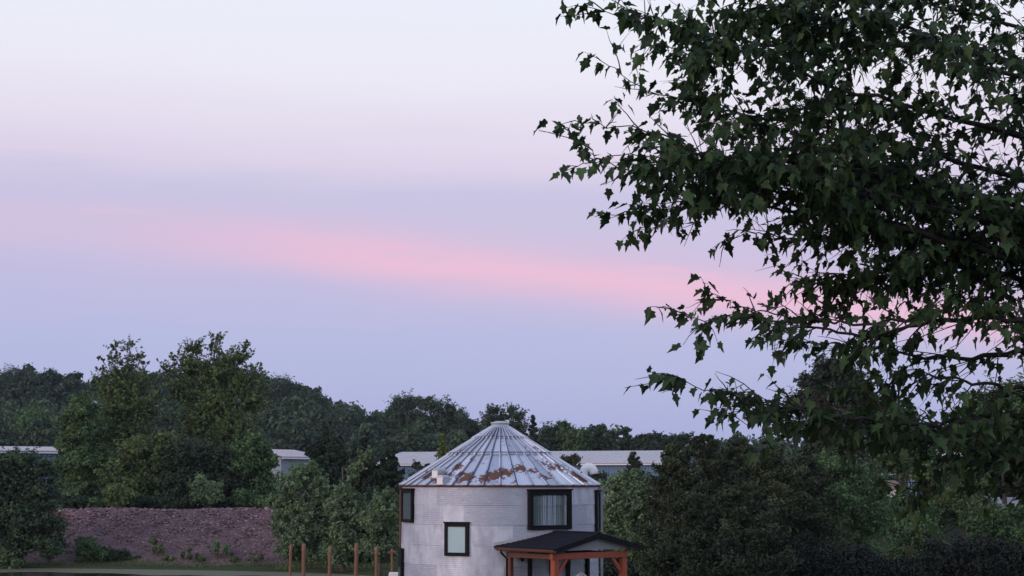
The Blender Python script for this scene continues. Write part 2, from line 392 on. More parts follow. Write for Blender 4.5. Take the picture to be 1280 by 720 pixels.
# crushed stone face of the embankment, a sheet just above the ground
xs2 = np.linspace(-46, -13.2, 330); ys2 = np.linspace(99.0, 106.5, 80)
gx, gy = np.meshgrid(xs2, ys2)
rng = np.random.default_rng(4)
bz = ground(gx, gy)+0.06+0.05*np.sin(gx*2.7+gy)*np.sin(gy*3.1)+rng.normal(0, 0.035, gx.shape)
bz = bz+0.10*np.exp(-((gy-105.6)/0.35)**2)*(0.6+0.4*np.abs(np.sin(gx*3.6)))
edge_ = np.minimum(np.minimum(gx+46, -13.2-gx)*0.6, np.minimum(gy-99.0, 106.5-gy))
bz -= 0.2*(1-np.clip(edge_/0.5, 0, 1))
V = np.stack([gx, gy, bz], -1).reshape(-1, 3); nx, ny = len(xs2), len(ys2)
ii = np.arange(nx-1)[None, :]+nx*np.arange(ny-1)[:, None]
o = np_mesh('stone_embankment', V, np.stack([ii, ii+1, ii+nx+1, ii+nx], -1).reshape(-1, 4), M['berm'], smooth=False); tag(o, kind='structure')
# stones
ph = (1+5**.5)/2
ico_v = np.array([(-1, ph, 0), (1, ph, 0), (-1, -ph, 0), (1, -ph, 0), (0, -1, ph), (0, 1, ph), (0, -1, -ph), (0, 1, -ph), (ph, 0, -1), (ph, 0, 1), (-ph, 0, -1), (-ph, 0, 1)])/math.sqrt(1+ph*ph)
ico_f = np.array([(0, 11, 5), (0, 5, 1), (0, 1, 7), (0, 7, 10), (0, 10, 11), (1, 5, 9), (5, 11, 4), (11, 10, 2), (10, 7, 6), (7, 1, 8), (3, 9, 4), (3, 4, 2), (3, 2, 6), (3, 6, 8), (3, 8, 9), (4, 9, 5), (2, 4, 11), (6, 2, 10), (8, 6, 7), (9, 8, 1)])
def stones(n_, seed):
    rg = np.random.default_rng(seed)
    u = rg.uniform(-45, -13.4, n_); v = 99.4+6.3*np.sqrt(rg.uniform(0, 1, n_)); 
    s = 0.035+0.085*rg.beta(1.2, 4, n_); s = s*(0.7+0.5*(v-99.4)/6.2)
    rowx = np.arange(-45, -13.4, 0.42); m_ = len(rowx)
    u = np.concatenate([u, rowx+rg.normal(0, .03, m_)]); v = np.concatenate([v, np.full(m_, 105.6)+rg.normal(0, .06, m_)]); s = np.concatenate([s, rg.uniform(.16, .19, m_)])
    N_ = len(u)
    P = np.repeat(ico_v[None], N_, 0)*(1+rg.normal(0, .22, (N_, 12, 1)))
    ang = rg.uniform(0, 6.28, N_); ca, sa = np.cos(ang)[:, None], np.sin(ang)[:, None]
    P = P*np.stack([rg.uniform(.8, 1.5, N_), rg.uniform(.7, 1.1, N_), rg.uniform(.45, .8, N_)], -1)[:, None]
    P = np.stack([P[..., 0]*ca-P[..., 1]*sa, P[..., 0]*sa+P[..., 1]*ca, P[..., 2]], -1)*s[:, None, None]
    P = P+np.stack([u, v, ground(u, v)+0.08+s*0.25], -1)[:, None]
    Fc = (ico_f[None]+12*np.arange(N_)[:, None, None]).reshape(-1, 3)
    return P.reshape(-1, 3), Fc, np.repeat(rg.uniform(0, 1, N_)**1.3, 20)
V, Fc, tn = stones(9000, 8)
o = np_mesh('loose_stones', V, Fc, M['rock'], tn)
tag(o, 'loose reddish grey stones covering the embankment above the pond', 'stones', kind='stuff')
# pond
N_ = 72; vs = [(PC[0]+PR[0]*1.0*math.cos(2*math.pi*k/N_), PC[1]+PR[1]*1.0*math.sin(2*math.pi*k/N_), WATER_Z) for k in range(N_)]
mb = MB(); mb.add(vs, [tuple(range(N_))]); o = mb.build('pond_water', M['water']); tag(o, kind='structure')
# duckweed along the far shore
vs = []; rg = random.Random(3); K = 160
for k in range(K+1):
    a = R(14+152*k/K); cx, sy = math.cos(a), math.sin(a)
    inner = 0.50+0.05*math.sin(k*0.23)+0.03*math.sin(k*0.71+1)+rg.uniform(-.012, .012)
    vs.append((PC[0]+PR[0]*cx*0.985, max(PC[1]+PR[1]*sy*.985-4.4-12*(inner-.5), PC[1]+1), WATER_Z+0.006)); vs.append((PC[0]+PR[0]*cx*0.995, PC[1]+PR[1]*sy*0.995, WATER_Z+0.006))
mb = MB(); mb.add(vs, [(2*k, 2*k+1, 2*k+3, 2*k+2) for k in range(K)])
o = mb.build('duckweed', M['weed']); tag(o, 'olive green duckweed floating along the far shore of the pond', 'duckweed', kind='stuff')

# ------------------------------------------------------------------ tree kit
def cards(C, Nrm, size, rg, tint, aspect=0.6, droop=0.0, fold=0.18):
    """kite shaped leaf faces, one per centre"""
    n_ = len(C)
    Nn = Nrm+rg.normal(0, 0.45, Nrm.shape); Nn /= np.linalg.norm(Nn, axis=1, keepdims=True)+1e-9
    T = rg.normal(0, 1, Nrm.shape); T[:, 2] -= droop
    T -= Nn*(T*Nn).sum(1, keepdims=True); T /= np.linalg.norm(T, axis=1, keepdims=True)+1e-9
    B = np.cross(Nn, T)
    s = (size*rg.uniform(.65, 1.35, n_))[:, None] if np.isscalar(size) else (size*rg.uniform(.65, 1.35, n_))[:, None]
    a = C-T*s*.5; d = C+T*s*.5; l = C+B*s*aspect*.5-T*s*.08+Nn*s*fold; r = C-B*s*aspect*.5-T*s*.08+Nn*s*fold
    V = np.stack([a, l, d, r], 1).reshape(-1, 3)
    return V, np.arange(n_*4).reshape(-1, 4), np.clip(tint, 0, 1)
def sphere_pts(n_, rg):
    v = rg.normal(0, 1, (n_, 3)); return v/(np.linalg.norm(v, axis=1, keepdims=True)+1e-9)
def crown_np(lobes, nleaf, size, seed, clump=0.28, kind='round', gap=0.0, per=70):
    """lobes: list of (centre xyz, radii xyz) relative to the tree base; leaf clumps fill the lobes unevenly"""
    rg = np.random.default_rng(seed)
    vol = np.array([(l[1][0]*l[1][1]*l[1][2])**(2/3) for l in lobes]); vol /= vol.sum()
    Cs, Ns, Ts = [], [], []
    nc = max(8, int(nleaf/per))
    for (c, r), wv in zip(lobes, vol):
        k = max(2, int(nc*wv)); c = np.array(c); r = np.array(r)
        d = sphere_pts(k, rg); rad = rg.uniform(0.35, 1.0, k)**0.6
        cc = c+d*rad[:, None]*r*(1-clump*0.6)
        ctint = rg.normal(0, 0.16, k); csz = rg.uniform(.45, 1.5, k)*clump*r.mean()
        if kind == 'thin': csz = np.minimum(csz, rg.uniform(.10, .42, k)); 
        m_ = max(6, int(nleaf*wv/k))
        idx = np.repeat(np.arange(k), m_)
        off = np.clip(rg.normal(0, .52, (k*m_, 3)), -1.5, 1.5)
        off *= np.array([1.15, 1.15, .8])
        P = cc[idx]+off*csz[idx][:, None]
        out_ = (P-c)/r
        nrm = off*0.8+out_*0.5+np.array([0, 0, .45])
        Cs.append(P); Ns.append(nrm); Ts.append(0.42+ctint[idx]+rg.normal(0, .14, k*m_))
    C = np.concatenate(Cs); Nn = np.concatenate(Ns); T = np.concatenate(Ts)
    return cards(C, Nn, size, rg, T, aspect=0.62, droop=0.4)
def sprays_np(lobes, nleaf, size, seed, per=26, up=.5, sig=.07, ln=.75):
    """leafy shoots that leave the lobes outwards and upwards : feathery outlines"""
    rg = np.random.default_rng(seed+900)
    wv = np.array([(l[1][0]*l[1][1]*l[1][2])**(2/3) for l in lobes]); wv /= wv.sum()
    Cs, Ns, Ts = [], [], []
    for (c, r), f in zip(lobes, wv):
        k = max(3, int(nleaf*f/per)); c = np.array(c); r = np.array(r); rm = r.mean()
        d = sphere_pts(k, rg); st = c+d*r*rg.uniform(.15, .8, k)[:, None]
        dr = d+np.array([0, 0, up])+rg.normal(0, .3, (k, 3)); dr /= np.linalg.norm(dr, axis=1, keepdims=True)
        L = np.minimum(rm*ln*rg.uniform(.5, 1.3, k), 1.6)
        t_ = rg.uniform(0, 1, (k, per))**.8
        bend = rg.normal(0, .22, (k, 1, 3))*np.array([1, 1, .6])
        P = st[:, None]+dr[:, None]*(L[:, None]*t_)[..., None]+bend*(L[:, None]*t_**2)[..., None]
        sg = (sig*(1.25-t_*.8)*np.minimum(1.6, .5+L[:, None]))[..., None]
        P = P+rg.normal(0, 1, P.shape)*sg
        Cs.append(P.reshape(-1, 3)); Ns.append(((P-c)/r*.5+np.array([0, 0, .6])).reshape(-1, 3))
        Ts.append((.48+rg.normal(0, .17, (k, 1))+rg.normal(0, .13, (k, per))+.12*(t_-.5)).ravel())
    return cards(np.concatenate(Cs), np.concatenate(Ns), size, rg, np.concatenate(Ts), aspect=0.6, droop=0.3)
def join_np(*parts):
    V = []; Q = []; T = []; o_ = 0
    for v, q, t_ in parts: V.append(v); Q.append(q+o_); T.append(t_); o_ += len(v)
    return np.concatenate(V), np.concatenate(Q), np.concatenate(T)
def cedar_np(h, r, nleaf, size, seed, base=0.04, lean=0.0, top_pow=0.8, nbr=60):
    rg = np.random.default_rng(seed); Cs, Ns, Ts = [], [], []
    m_ = int(nleaf/nbr)
    for k in range(nbr):
        zf = base+(1-base)*(k+rg.uniform(0, 1))/nbr; zz = h*zf
        ang = rg.uniform(0, 6.28); L = r*(1-zf)**top_pow*rg.uniform(.55, 1.15)+0.12
        tt = rg.uniform(0.1, 1, m_)**0.7
        wd = L*0.32*(1-0.45*tt)+0.08
        lat = rg.normal(0, .5, m_)*wd
        x = math.cos(ang)*L*tt-math.sin(ang)*lat; y = math.sin(ang)*L*tt+math.cos(ang)*lat
        z = zz+L*0.35*tt**1.5+rg.normal(0, .45, m_)*wd*0.6
        Cs.append(np.stack([x+lean*z, y, z], -1))
        Ns.append(np.stack([x*.5/max(L, .1), y*.5/max(L, .1), np.full(m_, .7)], -1))
        Ts.append(0.4+rg.normal(0, .2)+rg.normal(0, .13, m_))
    return cards(np.concatenate(Cs), np.concatenate(Ns), size, rg, np.concatenate(Ts), aspect=0.42, droop=-0.8)
def limbs(h, lobes, rg, r0):
    mb = MB()
    top = h*0.82; bend = [rg.uniform(-.02, .02)*h for _ in range(4)]
    P = [Vector((bend[0]*math.sin(k*1.1)*k/6, bend[1]*math.sin(k*.9+1)*k/6, top*k/7)) for k in range(8)]
    P[0].z = -0.4
    rad = [r0*(1.25 if k == 0 else 1-0.11*k) for k in range(8)]
    mb.tube(P, rad, 8)
    for (c, r) in lobes:
        c = Vector(c); zf = min(max((c.z-0.25*h*0.9)/top, .18), .9)*7
        i = int(zf); st = P[i].lerp(P[min(i+1, 7)], zf-i); 
        if st.z > c.z: st = P[max(0, i-2)].copy()
        rr = rad[min(i, 7)]*0.5
        mid = st.lerp(c, .5)+Vector((rg.uniform(-.3, .3), rg.uniform(-.3, .3), -0.1*(c-st).length))
        mb.tube([st, mid, c], [rr, rr*.65, rr*.3], 6)
        for _ in range(5):
            d = Vector((rg.gauss(0, 1), rg.gauss(0, 1), rg.gauss(.4, .8))).normalized()
            e = c+Vector((d.x*r[0], d.y*r[1], d.z*r[2]))*rg.uniform(.7, .98)
            mb.tube([mid.lerp(c, rg.uniform(.2, .9)), (c+e)/2+Vector((0, 0, -.05)), e], [rr*.35, rr*.22, 0.012], 5)
    return mb
def gz_(x, y): return float(ground(x, y))
def tree(name, label, Yd, lobes_px, mat, nleaf, leaf, seed, cat='tree', group=None, kind='round', clump=0.28, depth=0.8, r0=None, per=70, basepx=None, extra=True):
    """lobes_px: (px, py, rx px, rz px) as they stand in the photograph, given real depth round the trunk"""
    rg = random.Random(seed)
    cxp = basepx if basepx is not None else sum(l[0]*l[2] for l in lobes_px)/sum(l[2] for l in lobes_px)
    bx = at(cxp, 600, Yd).x; bz_ = gz_(bx, Yd)
    s = Yd/F; L = []
    for (px, py, rx, rz) in lobes_px:
        p = at(px, py, Yd); ry = rx*s*depth
        L.append(((p.x-bx, rg.uniform(-.35, .35)*ry, p.z-bz_), (rx*s, ry, rz*s)))
    if extra:      # the far side and the flanks of the crown, unseen from the front
        for (c, r) in list(L)[::2]:
            L.append(((c[0]*.6, rg.choice((-1, 1))*r[1]*rg.uniform(.7, 1.1), c[2]-r[2]*.15), (r[0]*.7, r[1]*.8, r[2]*.75)))
    h = max(c[2]+r[2] for c, r in L)
    root = empty(name, (bx, Yd, bz_)); tag(root, label, cat, group)
    tr = limbs(h, L, rg, r0 or max(.09, h*0.02)).build('trunk', M['bark'], root)
    if kind == 'thin':
        core = [(c, tuple(v*.75 for v in r)) for c, r in L if r[0] > .85]
        P_ = [sprays_np(L, int(nleaf*.62), leaf*.85, seed, per=16, up=.9, sig=.055*leaf/.24, ln=1.0)]
        if core: P_.append(crown_np(core, int(nleaf*.42), leaf, seed, clump=.4, per=30))
        V, Fq, T = join_np(*P_)
    elif kind == 'feather':
        L = [(c, tuple(v*.84 for v in r)) for c, r in L]
        V, Fq, T = join_np(sprays_np(L, int(nleaf*.75), leaf*.9, seed, per=22, up=.8, sig=.07, ln=.8), crown_np([(c, tuple(v*.8 for v in r)) for c, r in L], int(nleaf*.35), leaf, seed, clump=.35, per=40))
    else:
        V, Fq, T = join_np(crown_np([(c, tuple(v*.93 for v in r)) for c, r in L], int(nleaf*.65), leaf, seed, clump=clump, per=per), sprays_np(L, int(nleaf*.45), leaf*.9, seed, per=18, up=.5, sig=.10*leaf/.2, ln=.65))
    np_mesh('crown', V, Fq, mat, T, parent=root)
    return root
def cedar(label, px, toppy, wpx, Yd, nleaf, seed, mat=None, leaf=0.3, group=None, basez=None, tp=0.8, nbr=60, lean=0, name='cedar_tree'):
    p = at(px, toppy, Yd); bz_ = gz_(p.x, Yd); h = p.z-bz_; r = wpx*Yd/F/2
    root = empty(name, (p.x, Yd, bz_)); tag(root, label, 'tree', group)
    mb = MB(); mb.tube([(0, 0, -.4), (0, 0, h*.5), (lean*h*.9, 0, h*.95)], [max(.07, h*.018), h*.011, .02], 7); mb.build('trunk', M['bark'], root)
    V, Fq, T = cedar_np(h, r, nleaf, leaf, seed, lean=lean, top_pow=tp, nbr=nbr)
    np_mesh('crown', V, Fq, mat or G['cedar'], T, parent=root); return root
def shrub(label, px, toppy, wpx, Yd, n_, mat, leaf, seed, group=None, name='shrub', lob=4, cat='shrub'):
    rg = random.Random(seed); p = at(px, toppy, Yd); b0 = gz_(p.x, Yd); h = max(.3, p.z-b0); r = wpx*Yd/F/2
    root = empty(name, (p.x, Yd, b0)); tag(root, label, cat, group)
    L = []
    for k in range(lob):
        f = k/(max(1, lob-1)); hh = h*rg.uniform(.55, 1) if k else h
        xx = (f*2-1)*r*.6 if lob > 1 else 0
        L.append(((xx, rg.uniform(-.3, .3)*r, hh*.55), (r*.55, r*.5, hh*.45)))
    mb = MB()
    for (c, rr) in L:
        for _ in range(3):
            mb.tube([(c[0]*.2, 0, -.15), (c[0]*.7, c[1]*.6, c[2]*.6), (c[0]+rg.uniform(-.4, .4)*rr[0], c[1], c[2]+rr[2]*.7)], [.03, .02, .008], 5)
    mb.build('stem', M['bark'], root)
    V, Fq, T = crown_np(L, n_, leaf, seed, clump=.35, per=40); np_mesh('foliage', V, Fq, mat, T, parent=root); return root

# ------------------------------------------------------------------ far wood on the hills : one mass
def far_wood():
    rg = np.random.default_rng(21); tmpl = []
    for k in range(6):
        rr = random.Random(k); L = []
        for _ in range(7):
            a = rr.uniform(0, 6.28); q = rr.uniform(.2, 2.6)
            L.append(((math.cos(a)*q, math.sin(a)*q, rr.uniform(4.2, 8.4)), (rr.uniform(1.5, 2.4), rr.uniform(1.5, 2.4), rr.uniform(1.3, 2.0))))
        L.append(((0, 0, 9.0), (1.9, 1.9, 1.6)))
        tmpl.append(crown_np(L, 620, 0.85, 50+k, clump=.42, per=26))
    Vs, Fs, Ts = [], [], []; off = 0; pts = []
    tries = 0
    while len(pts) < 760 and tries < 40000:
        tries += 1
        y = 232+rg.uniform(0, 1)**0.8*205; px = rg.uniform(-160, 1440)
        x = (px-640)/F*y
        if any((x-a)**2+(y-b_)**2 < 30 for a, b_ in pts[-400:]): continue
        pts.append((x, y))
    for x, y in pts:
        V, Fq, T = tmpl[rg.integers(6)]; a = rg.uniform(0, 6.28); s = rg.uniform(.75, 1.2); px = 640+F*x/y
        if px > 600: s *= 0.85
        ca, sa = math.cos(a), math.sin(a)
        W = np.stack([(V[:, 0]*ca-V[:, 1]*sa)*s, (V[:, 0]*sa+V[:, 1]*ca)*s, V[:, 2]*s*rg.uniform(.85, 1.12)], -1)
        W += np.array([x, y, float(ground(x, y))-0.6])
        Vs.append(W); Fs.append(Fq+off); off += len(V); Ts.append(np.clip(T+rg.normal(0, .2), 0, 1))
    o = np_mesh('hillside_wood', np.concatenate(Vs), np.concatenate(Fs), G['hill'], np.concatenate(Ts))
    tag(o, 'dense dark green wood covering the distant hills under the evening sky', 'wood', kind='stuff')
far_wood()

def ridge(label, Yd, lobes, seed, mat='hill', n_=9000, leaf=.42, name='broadleaf_tree', group=None):
    return tree(name, label, Yd, lobes, G[mat], n_, leaf, seed, group=group, clump=.3, per=45)
RG = 'large trees on the wooded ridge'
ridge('tall round-headed tree on the far ridge just right of the ragged poplar', 360, [(352, 485, 22, 18), (338, 495, 20, 22), (368, 500, 18, 20), (355, 520, 28, 24)], 101, group=RG)
ridge('sloping ridge tree with a bumpy crown stepping down to the right', 355, [(388, 502, 18, 14), (404, 508, 14, 14), (418, 520, 14, 14), (395, 525, 26, 20)], 102, group=RG)
ridge('small round ridge tree standing in the dip of the skyline', 350, [(445, 523, 9, 10), (447, 538, 14, 12)], 103, n_=4000, group=RG)
ridge('big domed tree forming the left half of the hump behind the roof vent', 300, [(498, 508, 16, 14), (515, 504, 16, 13), (488, 522, 16, 16), (512, 530, 26, 22)], 104, group=RG)
ridge('big domed tree forming the right half of the hump left of the roof peak', 296, [(536, 505, 16, 12), (556, 510, 16, 13), (572, 520, 14, 14), (545, 532, 30, 22)], 105, group=RG)
ridge('dark edge tree where the domed hump drops towards the roof peak', 285, [(585, 533, 11, 13), (592, 545, 14, 14)], 106, mat='dark', n_=5000, group=RG)
ridge('paler green tree in front of the domed hump', 270, [(520, 548, 18, 20), (505, 560, 16, 14)], 107, mat='broad', n_=6000, leaf=.4, group=RG)
ridge('flat-topped ridge tree at the left edge of the picture', 370, [(18, 470, 20, 12), (42, 476, 18, 12), (25, 488, 30, 18)], 108, group=RG)
ridge('small tree with a ragged tip on the left skyline', 372, [(62, 468, 9, 8), (72, 474, 9, 8), (64, 485, 18, 14)], 109, mat='dark', n_=5000, group=RG)
ridge('grey-green bushy tree on the hillside above the blue shed roof', 250, [(40, 530, 24, 26), (58, 545, 18, 20)], 110, mat='broad', n_=8000, leaf=.4)
ridge('wide dark crown on the hill slope between the poplar and the domed hump', 300, [(415, 545, 22, 16), (390, 552, 20, 14)], 111, mat='dark', n_=6000, group=RG)

# ------------------------------------------------------------------ blue metal buildings behind
def shed(name, label, p0, p1, ytop, yeave, ybase, Yl, Yr, depthm, cat='building', wallm='blue', posts=True):
    A = at(p0, 600, Yl); B = at(p1, 600, Yr)
    zt = at((p0+p1)/2, ytop, (Yl+Yr)/2+depthm/2).z; ze = at((p0+p1)/2, yeave, (Yl+Yr)/2).z
    d = Vector((B.x-A.x, B.y-A.y, 0)); Ln = d.length; d.normalize(); nrm = Vector((-d.y, d.x, 0))
    cx, cy = (A.x+B.x)/2+nrm.x*depthm/2, (A.y+B.y)/2+nrm.y*depthm/2
    g0 = min(gz_(A.x, A.y), gz_(B.x, B.y), gz_(cx, cy))-.3
    root = empty(name, (cx, cy, g0)); root.rotation_euler.z = math.atan2(d.y, d.x); tag(root, label, cat)
    H = ze-g0; Hr = zt-g0; hl, hd = Ln/2, depthm/2
    mb = MB()
    k = int(Ln/0.3)                     # ribbed sheet walls
    for sgn in (-1, 1):
        vs = []; 
        for i in range(k*2+1):
            x = -hl+Ln*i/(k*2); yy = sgn*(hd-(0.03 if i % 2 else 0)); vs += [(x, yy, 0), (x, yy, H)]
        mb.add(vs, [(2*i, 2*i+2, 2*i+3, 2*i+1) for i in range(k*2)], 0.5)
        xg = sgn*hl
        mb.add([(xg, -hd, 0), (xg, hd, 0), (xg, hd, H), (xg, 0, Hr-.05), (xg, -hd, H)], [(0, 1, 2, 3, 4)])
    mb.build('wall', M[wallm], root)
    mb = MB(); ov = .35; pitch = (Hr-H)/hd
    for sgn in (-1, 1):
        kk = int(Ln/0.6)
        for i in range(kk):
            x0 = -hl-ov+(Ln+2*ov)*i/kk; x1 = -hl-ov+(Ln+2*ov)*(i+1)/kk
            tt = .5
            e = sgn*(hd+ov); ze_ = H-ov*pitch
            mb.add([(x0, e, ze_), (x1, e, ze_), (x1, 0, Hr), (x0, 0, Hr), (x0, e, ze_-.09), (x1, e, ze_-.09), (x1, 0, Hr-.09), (x0, 0, Hr-.09)],
                   [(0, 1, 2, 3) if sgn < 0 else (3, 2, 1, 0), (4, 7, 6, 5), (0, 4, 5, 1)], tt)
            mb.beam((x0, e, ze_+.012), (x0, 0, Hr+.012), .04, .015)
    mb.build('roof', M['paleroof'], root)
    mb = MB(); mb.beam((-hl-.3, -hd-.42, H-.25), (hl+.3, -hd-.42, H-.25), .12, .12); mb.build('gutter', M['white'], root)
    return root
shed('metal_building', 'long low blue metal building with a pale pinkish roof, behind the grain bin', 472, 842, 564, 578, 600, 176, 166, 16)
shed('metal_building', 'blue metal building with a pale roof, at the left edge behind the shrubs', -120, 80, 557.5, 562, 590, 150, 158, 7)
shed('metal_building', 'pale-walled metal building glimpsed between the left tree clump and the dark cedars', 351, 402, 562, 570, 600, 156, 161, 8, wallm='paleblue')
shed('metal_building', 'blue metal building glimpsed through the maple leaves at far right', 1130, 1262, 562, 571, 590, 186, 180, 14)
shed('metal_shed', 'low pale-roofed shed at the right edge under the hanging maple leaves', 1255, 1345, 621.5, 630, 650, 112, 112, 6)

# small tan cottage roof among the trees on the right
p = at(1112, 606, 128); g0 = gz_(p.x, 128)
root = empty('cottage', (p.x, 128, g0)); tag(root, 'tiny tan-roofed cottage just visible between trees on the right', 'cottage')
hz = at(1112, 611, 128).z-g0; ht = at(1112, 600.5, 128).z-g0
mb = MB(); mb.box((0, 0, hz/2), (1.8, 1.8, hz)); mb.build('wall', M['white'], root)
mb = MB(); a_ = 1.15; mb.add([(-a_, -a_, hz), (a_, -a_, hz), (a_, a_, hz), (-a_, a_, hz), (-.45, 0, ht), (.45, 0, ht)], [(0, 1, 5, 4), (1, 2, 5), (2, 3, 4, 5), (3, 0, 4), (3, 2, 1, 0)])
rf = mb.build('roof', M['tan'], root)
mb = MB(); mb.tube([(-.8, -.3, hz), (-.8, -.3, ht+.12)], .09, 8); mb.build('chimney', M['white'], rf)

# ------------------------------------------------------------------ trees behind the embankment
tree('poplar_tree', 'tall thin poplar with a sparse see-through top, left of the broader ragged poplar', 120,
     [(145, 436, 9, 7), (163, 434, 10, 7), (126, 447, 5, 4), (140, 450, 9, 8), (158, 452, 12, 10), (175, 446, 9, 7), (182, 455, 6, 5), (150, 466, 16, 9), (128, 462, 6, 6),
      (138, 485, 22, 16), (165, 485, 22, 16), (185, 478, 12, 12), (150, 512, 30, 20), (180, 515, 20, 20), (130, 540, 26, 20), (165, 548, 28, 22)],
     G['poplar'], 17000, 0.24, 201, kind='thin', clump=.5, per=34, basepx=153, r0=.2, extra=False)
tree('poplar_tree', 'broad ragged poplar with the highest spiky top of the left clump', 122,
     [(270, 424, 9, 8), (268, 438, 12, 9), (243, 438, 14, 11), (222, 446, 8, 8), (308, 436, 7, 8), (300, 448, 14, 10), (285, 452, 16, 12), (322, 462, 8, 10), (328, 474, 6, 8), (240, 460, 22, 14),
      (212, 462, 10, 12), (268, 470, 26, 18), (300, 475, 20, 16), (230, 490, 26, 20), (275, 505, 34, 26), (315, 500, 18, 22), (245, 530, 30, 24), (290, 540, 34, 24)],
     G['poplar'], 30000, 0.24, 202, kind='thin', clump=.5, per=34, basepx=268, r0=.3, extra=False)
tree('broadleaf_tree', 'rounded mid-green tree at the left foot of the sparse poplar', 117,
     [(105, 512, 24, 15), (90, 530, 18, 18), (115, 540, 24, 20), (84, 556, 16, 16), (110, 575, 34, 24), (80, 590, 20, 26), (105, 610, 34, 24)], G['broad'], 22000, .24, 203, per=50)
tree('broadleaf_tree', 'low yellowish-green tree between the two poplars, above the embankment', 114,
     [(170, 560, 22, 15), (205, 552, 18, 12), (190, 575, 30, 18), (150, 590, 24, 20), (165, 612, 34, 22), (200, 605, 24, 20)], G['poplar'], 20000, .24, 204, per=50)
tree('broadleaf_tree', 'dark bushy tree overhanging the middle of the embankment', 112,
     [(230, 570, 26, 18), (265, 575, 28, 20), (225, 602, 28, 22), (262, 610, 32, 22), (295, 600, 22, 22), (245, 625, 40, 12)], G['dark'], 22000, .24, 205, per=50)
tree('broadleaf_tree', 'dense green tree at the right end of the left clump, beside the white building', 113,
     [(315, 562, 22, 20), (335, 575, 14, 16), (300, 580, 24, 20), (320, 605, 28, 24), (335, 618, 18, 18), (295, 620, 24, 14)], G['broad'], 20000, .24, 206, per=50)
shrub('bright green shrub above the embankment, below the ragged poplar', 262, 590, 40, 107.3, 2600, G['light'], .2, 207, group='shrubs growing along the embankment top')
shrub('small olive shrub above the embankment, below the sparse poplar', 150, 600, 36, 107.5, 2400, G['poplar'], .2, 208, group='shrubs growing along the embankment top')
shrub('leafy shrub at the embankment top near its right end', 318, 608, 44, 107.2, 2600, G['broad'], .2, 209, group='shrubs growing along the embankment top')
tree('broadleaf_tree', 'bushy tree at the left edge leaning over the pond bank', 97.8,
     [(22, 578, 26, 20), (50, 592, 24, 20), (-15, 590, 30, 28), (15, 610, 32, 24), (55, 622, 26, 22), (30, 650, 40, 26), (66, 655, 20, 18), (62, 682, 26, 16), (-25, 640, 34, 34), (10, 680, 40, 20)],
     G['hill'], 34000, .21, 210, per=55)
shrub('low light green shrub at the left edge of the pond bank', 8, 668, 34, 97.0, 2600, G['light'], .18, 211, group='shrubs along the pond bank')
shrub('dark leafy shrub at the foot of the embankment beside the pond', 118, 669, 44, 99.7, 3600, G['broad'], .18, 212, group='shrubs along the pond bank')
shrub('low dark spreading shrub just right of the leafy shrub by the pond', 146, 681, 34, 99.7, 2000, G['dark'], .18, 213, group='shrubs along the pond bank')
shrub('thin weed tuft growing on the embankment foot left of centre', 196, 670, 16, 100.1, 500, G['poplar'], .16, 214, group='shrubs along the pond bank', lob=2)
shrub('small pale weed tuft between two others on the embankment foot', 233, 684, 14, 99.9, 380, G['poplar'], .15, 215, group='shrubs along the pond bank', lob=2)
shrub('tiny weed tuft at the waterline right of the pale one', 251, 688, 12, 99.8, 300, G['broad'], .15, 225, group='shrubs along the pond bank', lob=2)
shrub('upright bright green sapling on the embankment foot', 275, 668, 18, 100.1, 800, G['light'], .16, 216, group='shrubs along the pond bank', lob=2)

for i, (px, top, wd, m_, lab) in enumerate([(95, 618, 60, 'dark', 'dark undergrowth bush at the left end of the embankment top'), (135, 622, 50, 'broad', 'low bush on the embankment top below the sparse poplar trunk'),
    (180, 618, 60, 'dark', 'dark undergrowth bush between the two poplar feet'), (222, 620, 52, 'dark', 'low dark bush left of the bright green shrub on the embankment top'), (288, 618, 56, 'dark', 'low dark bush right of the bright green shrub on the embankment top'), (345, 610, 50, 'dark', 'dark bush at the right end of the embankment top')]):
    shrub(lab, px, top, wd, 108.6+.3*(i % 3), 3600, G[m_], .2, 280+i, group='undergrowth along the embankment top', name='bush', lob=4)
for i, (px, top, wd, m_, lab) in enumerate([(100, 690, 14, 'light', 'pale dry tuft left of the dark leafy shrub by the pond'), (212, 694, 14, 'poplar', 'very low tuft between the two thin weed tufts'), (292, 690, 14, 'poplar', 'low tuft right of the bright upright sapling'),
    (318, 688, 18, 'broad', 'low green tuft near the right end of the embankment foot'), (168, 692, 18, 'broad', 'low green tuft right of the dark spreading shrub')]):
    shrub(lab, px, top, wd, 99.6+.15*(i % 3), 420, G[m_], .13, 300+i, group='shrubs along the pond bank', name='weed_tuft', lob=3)
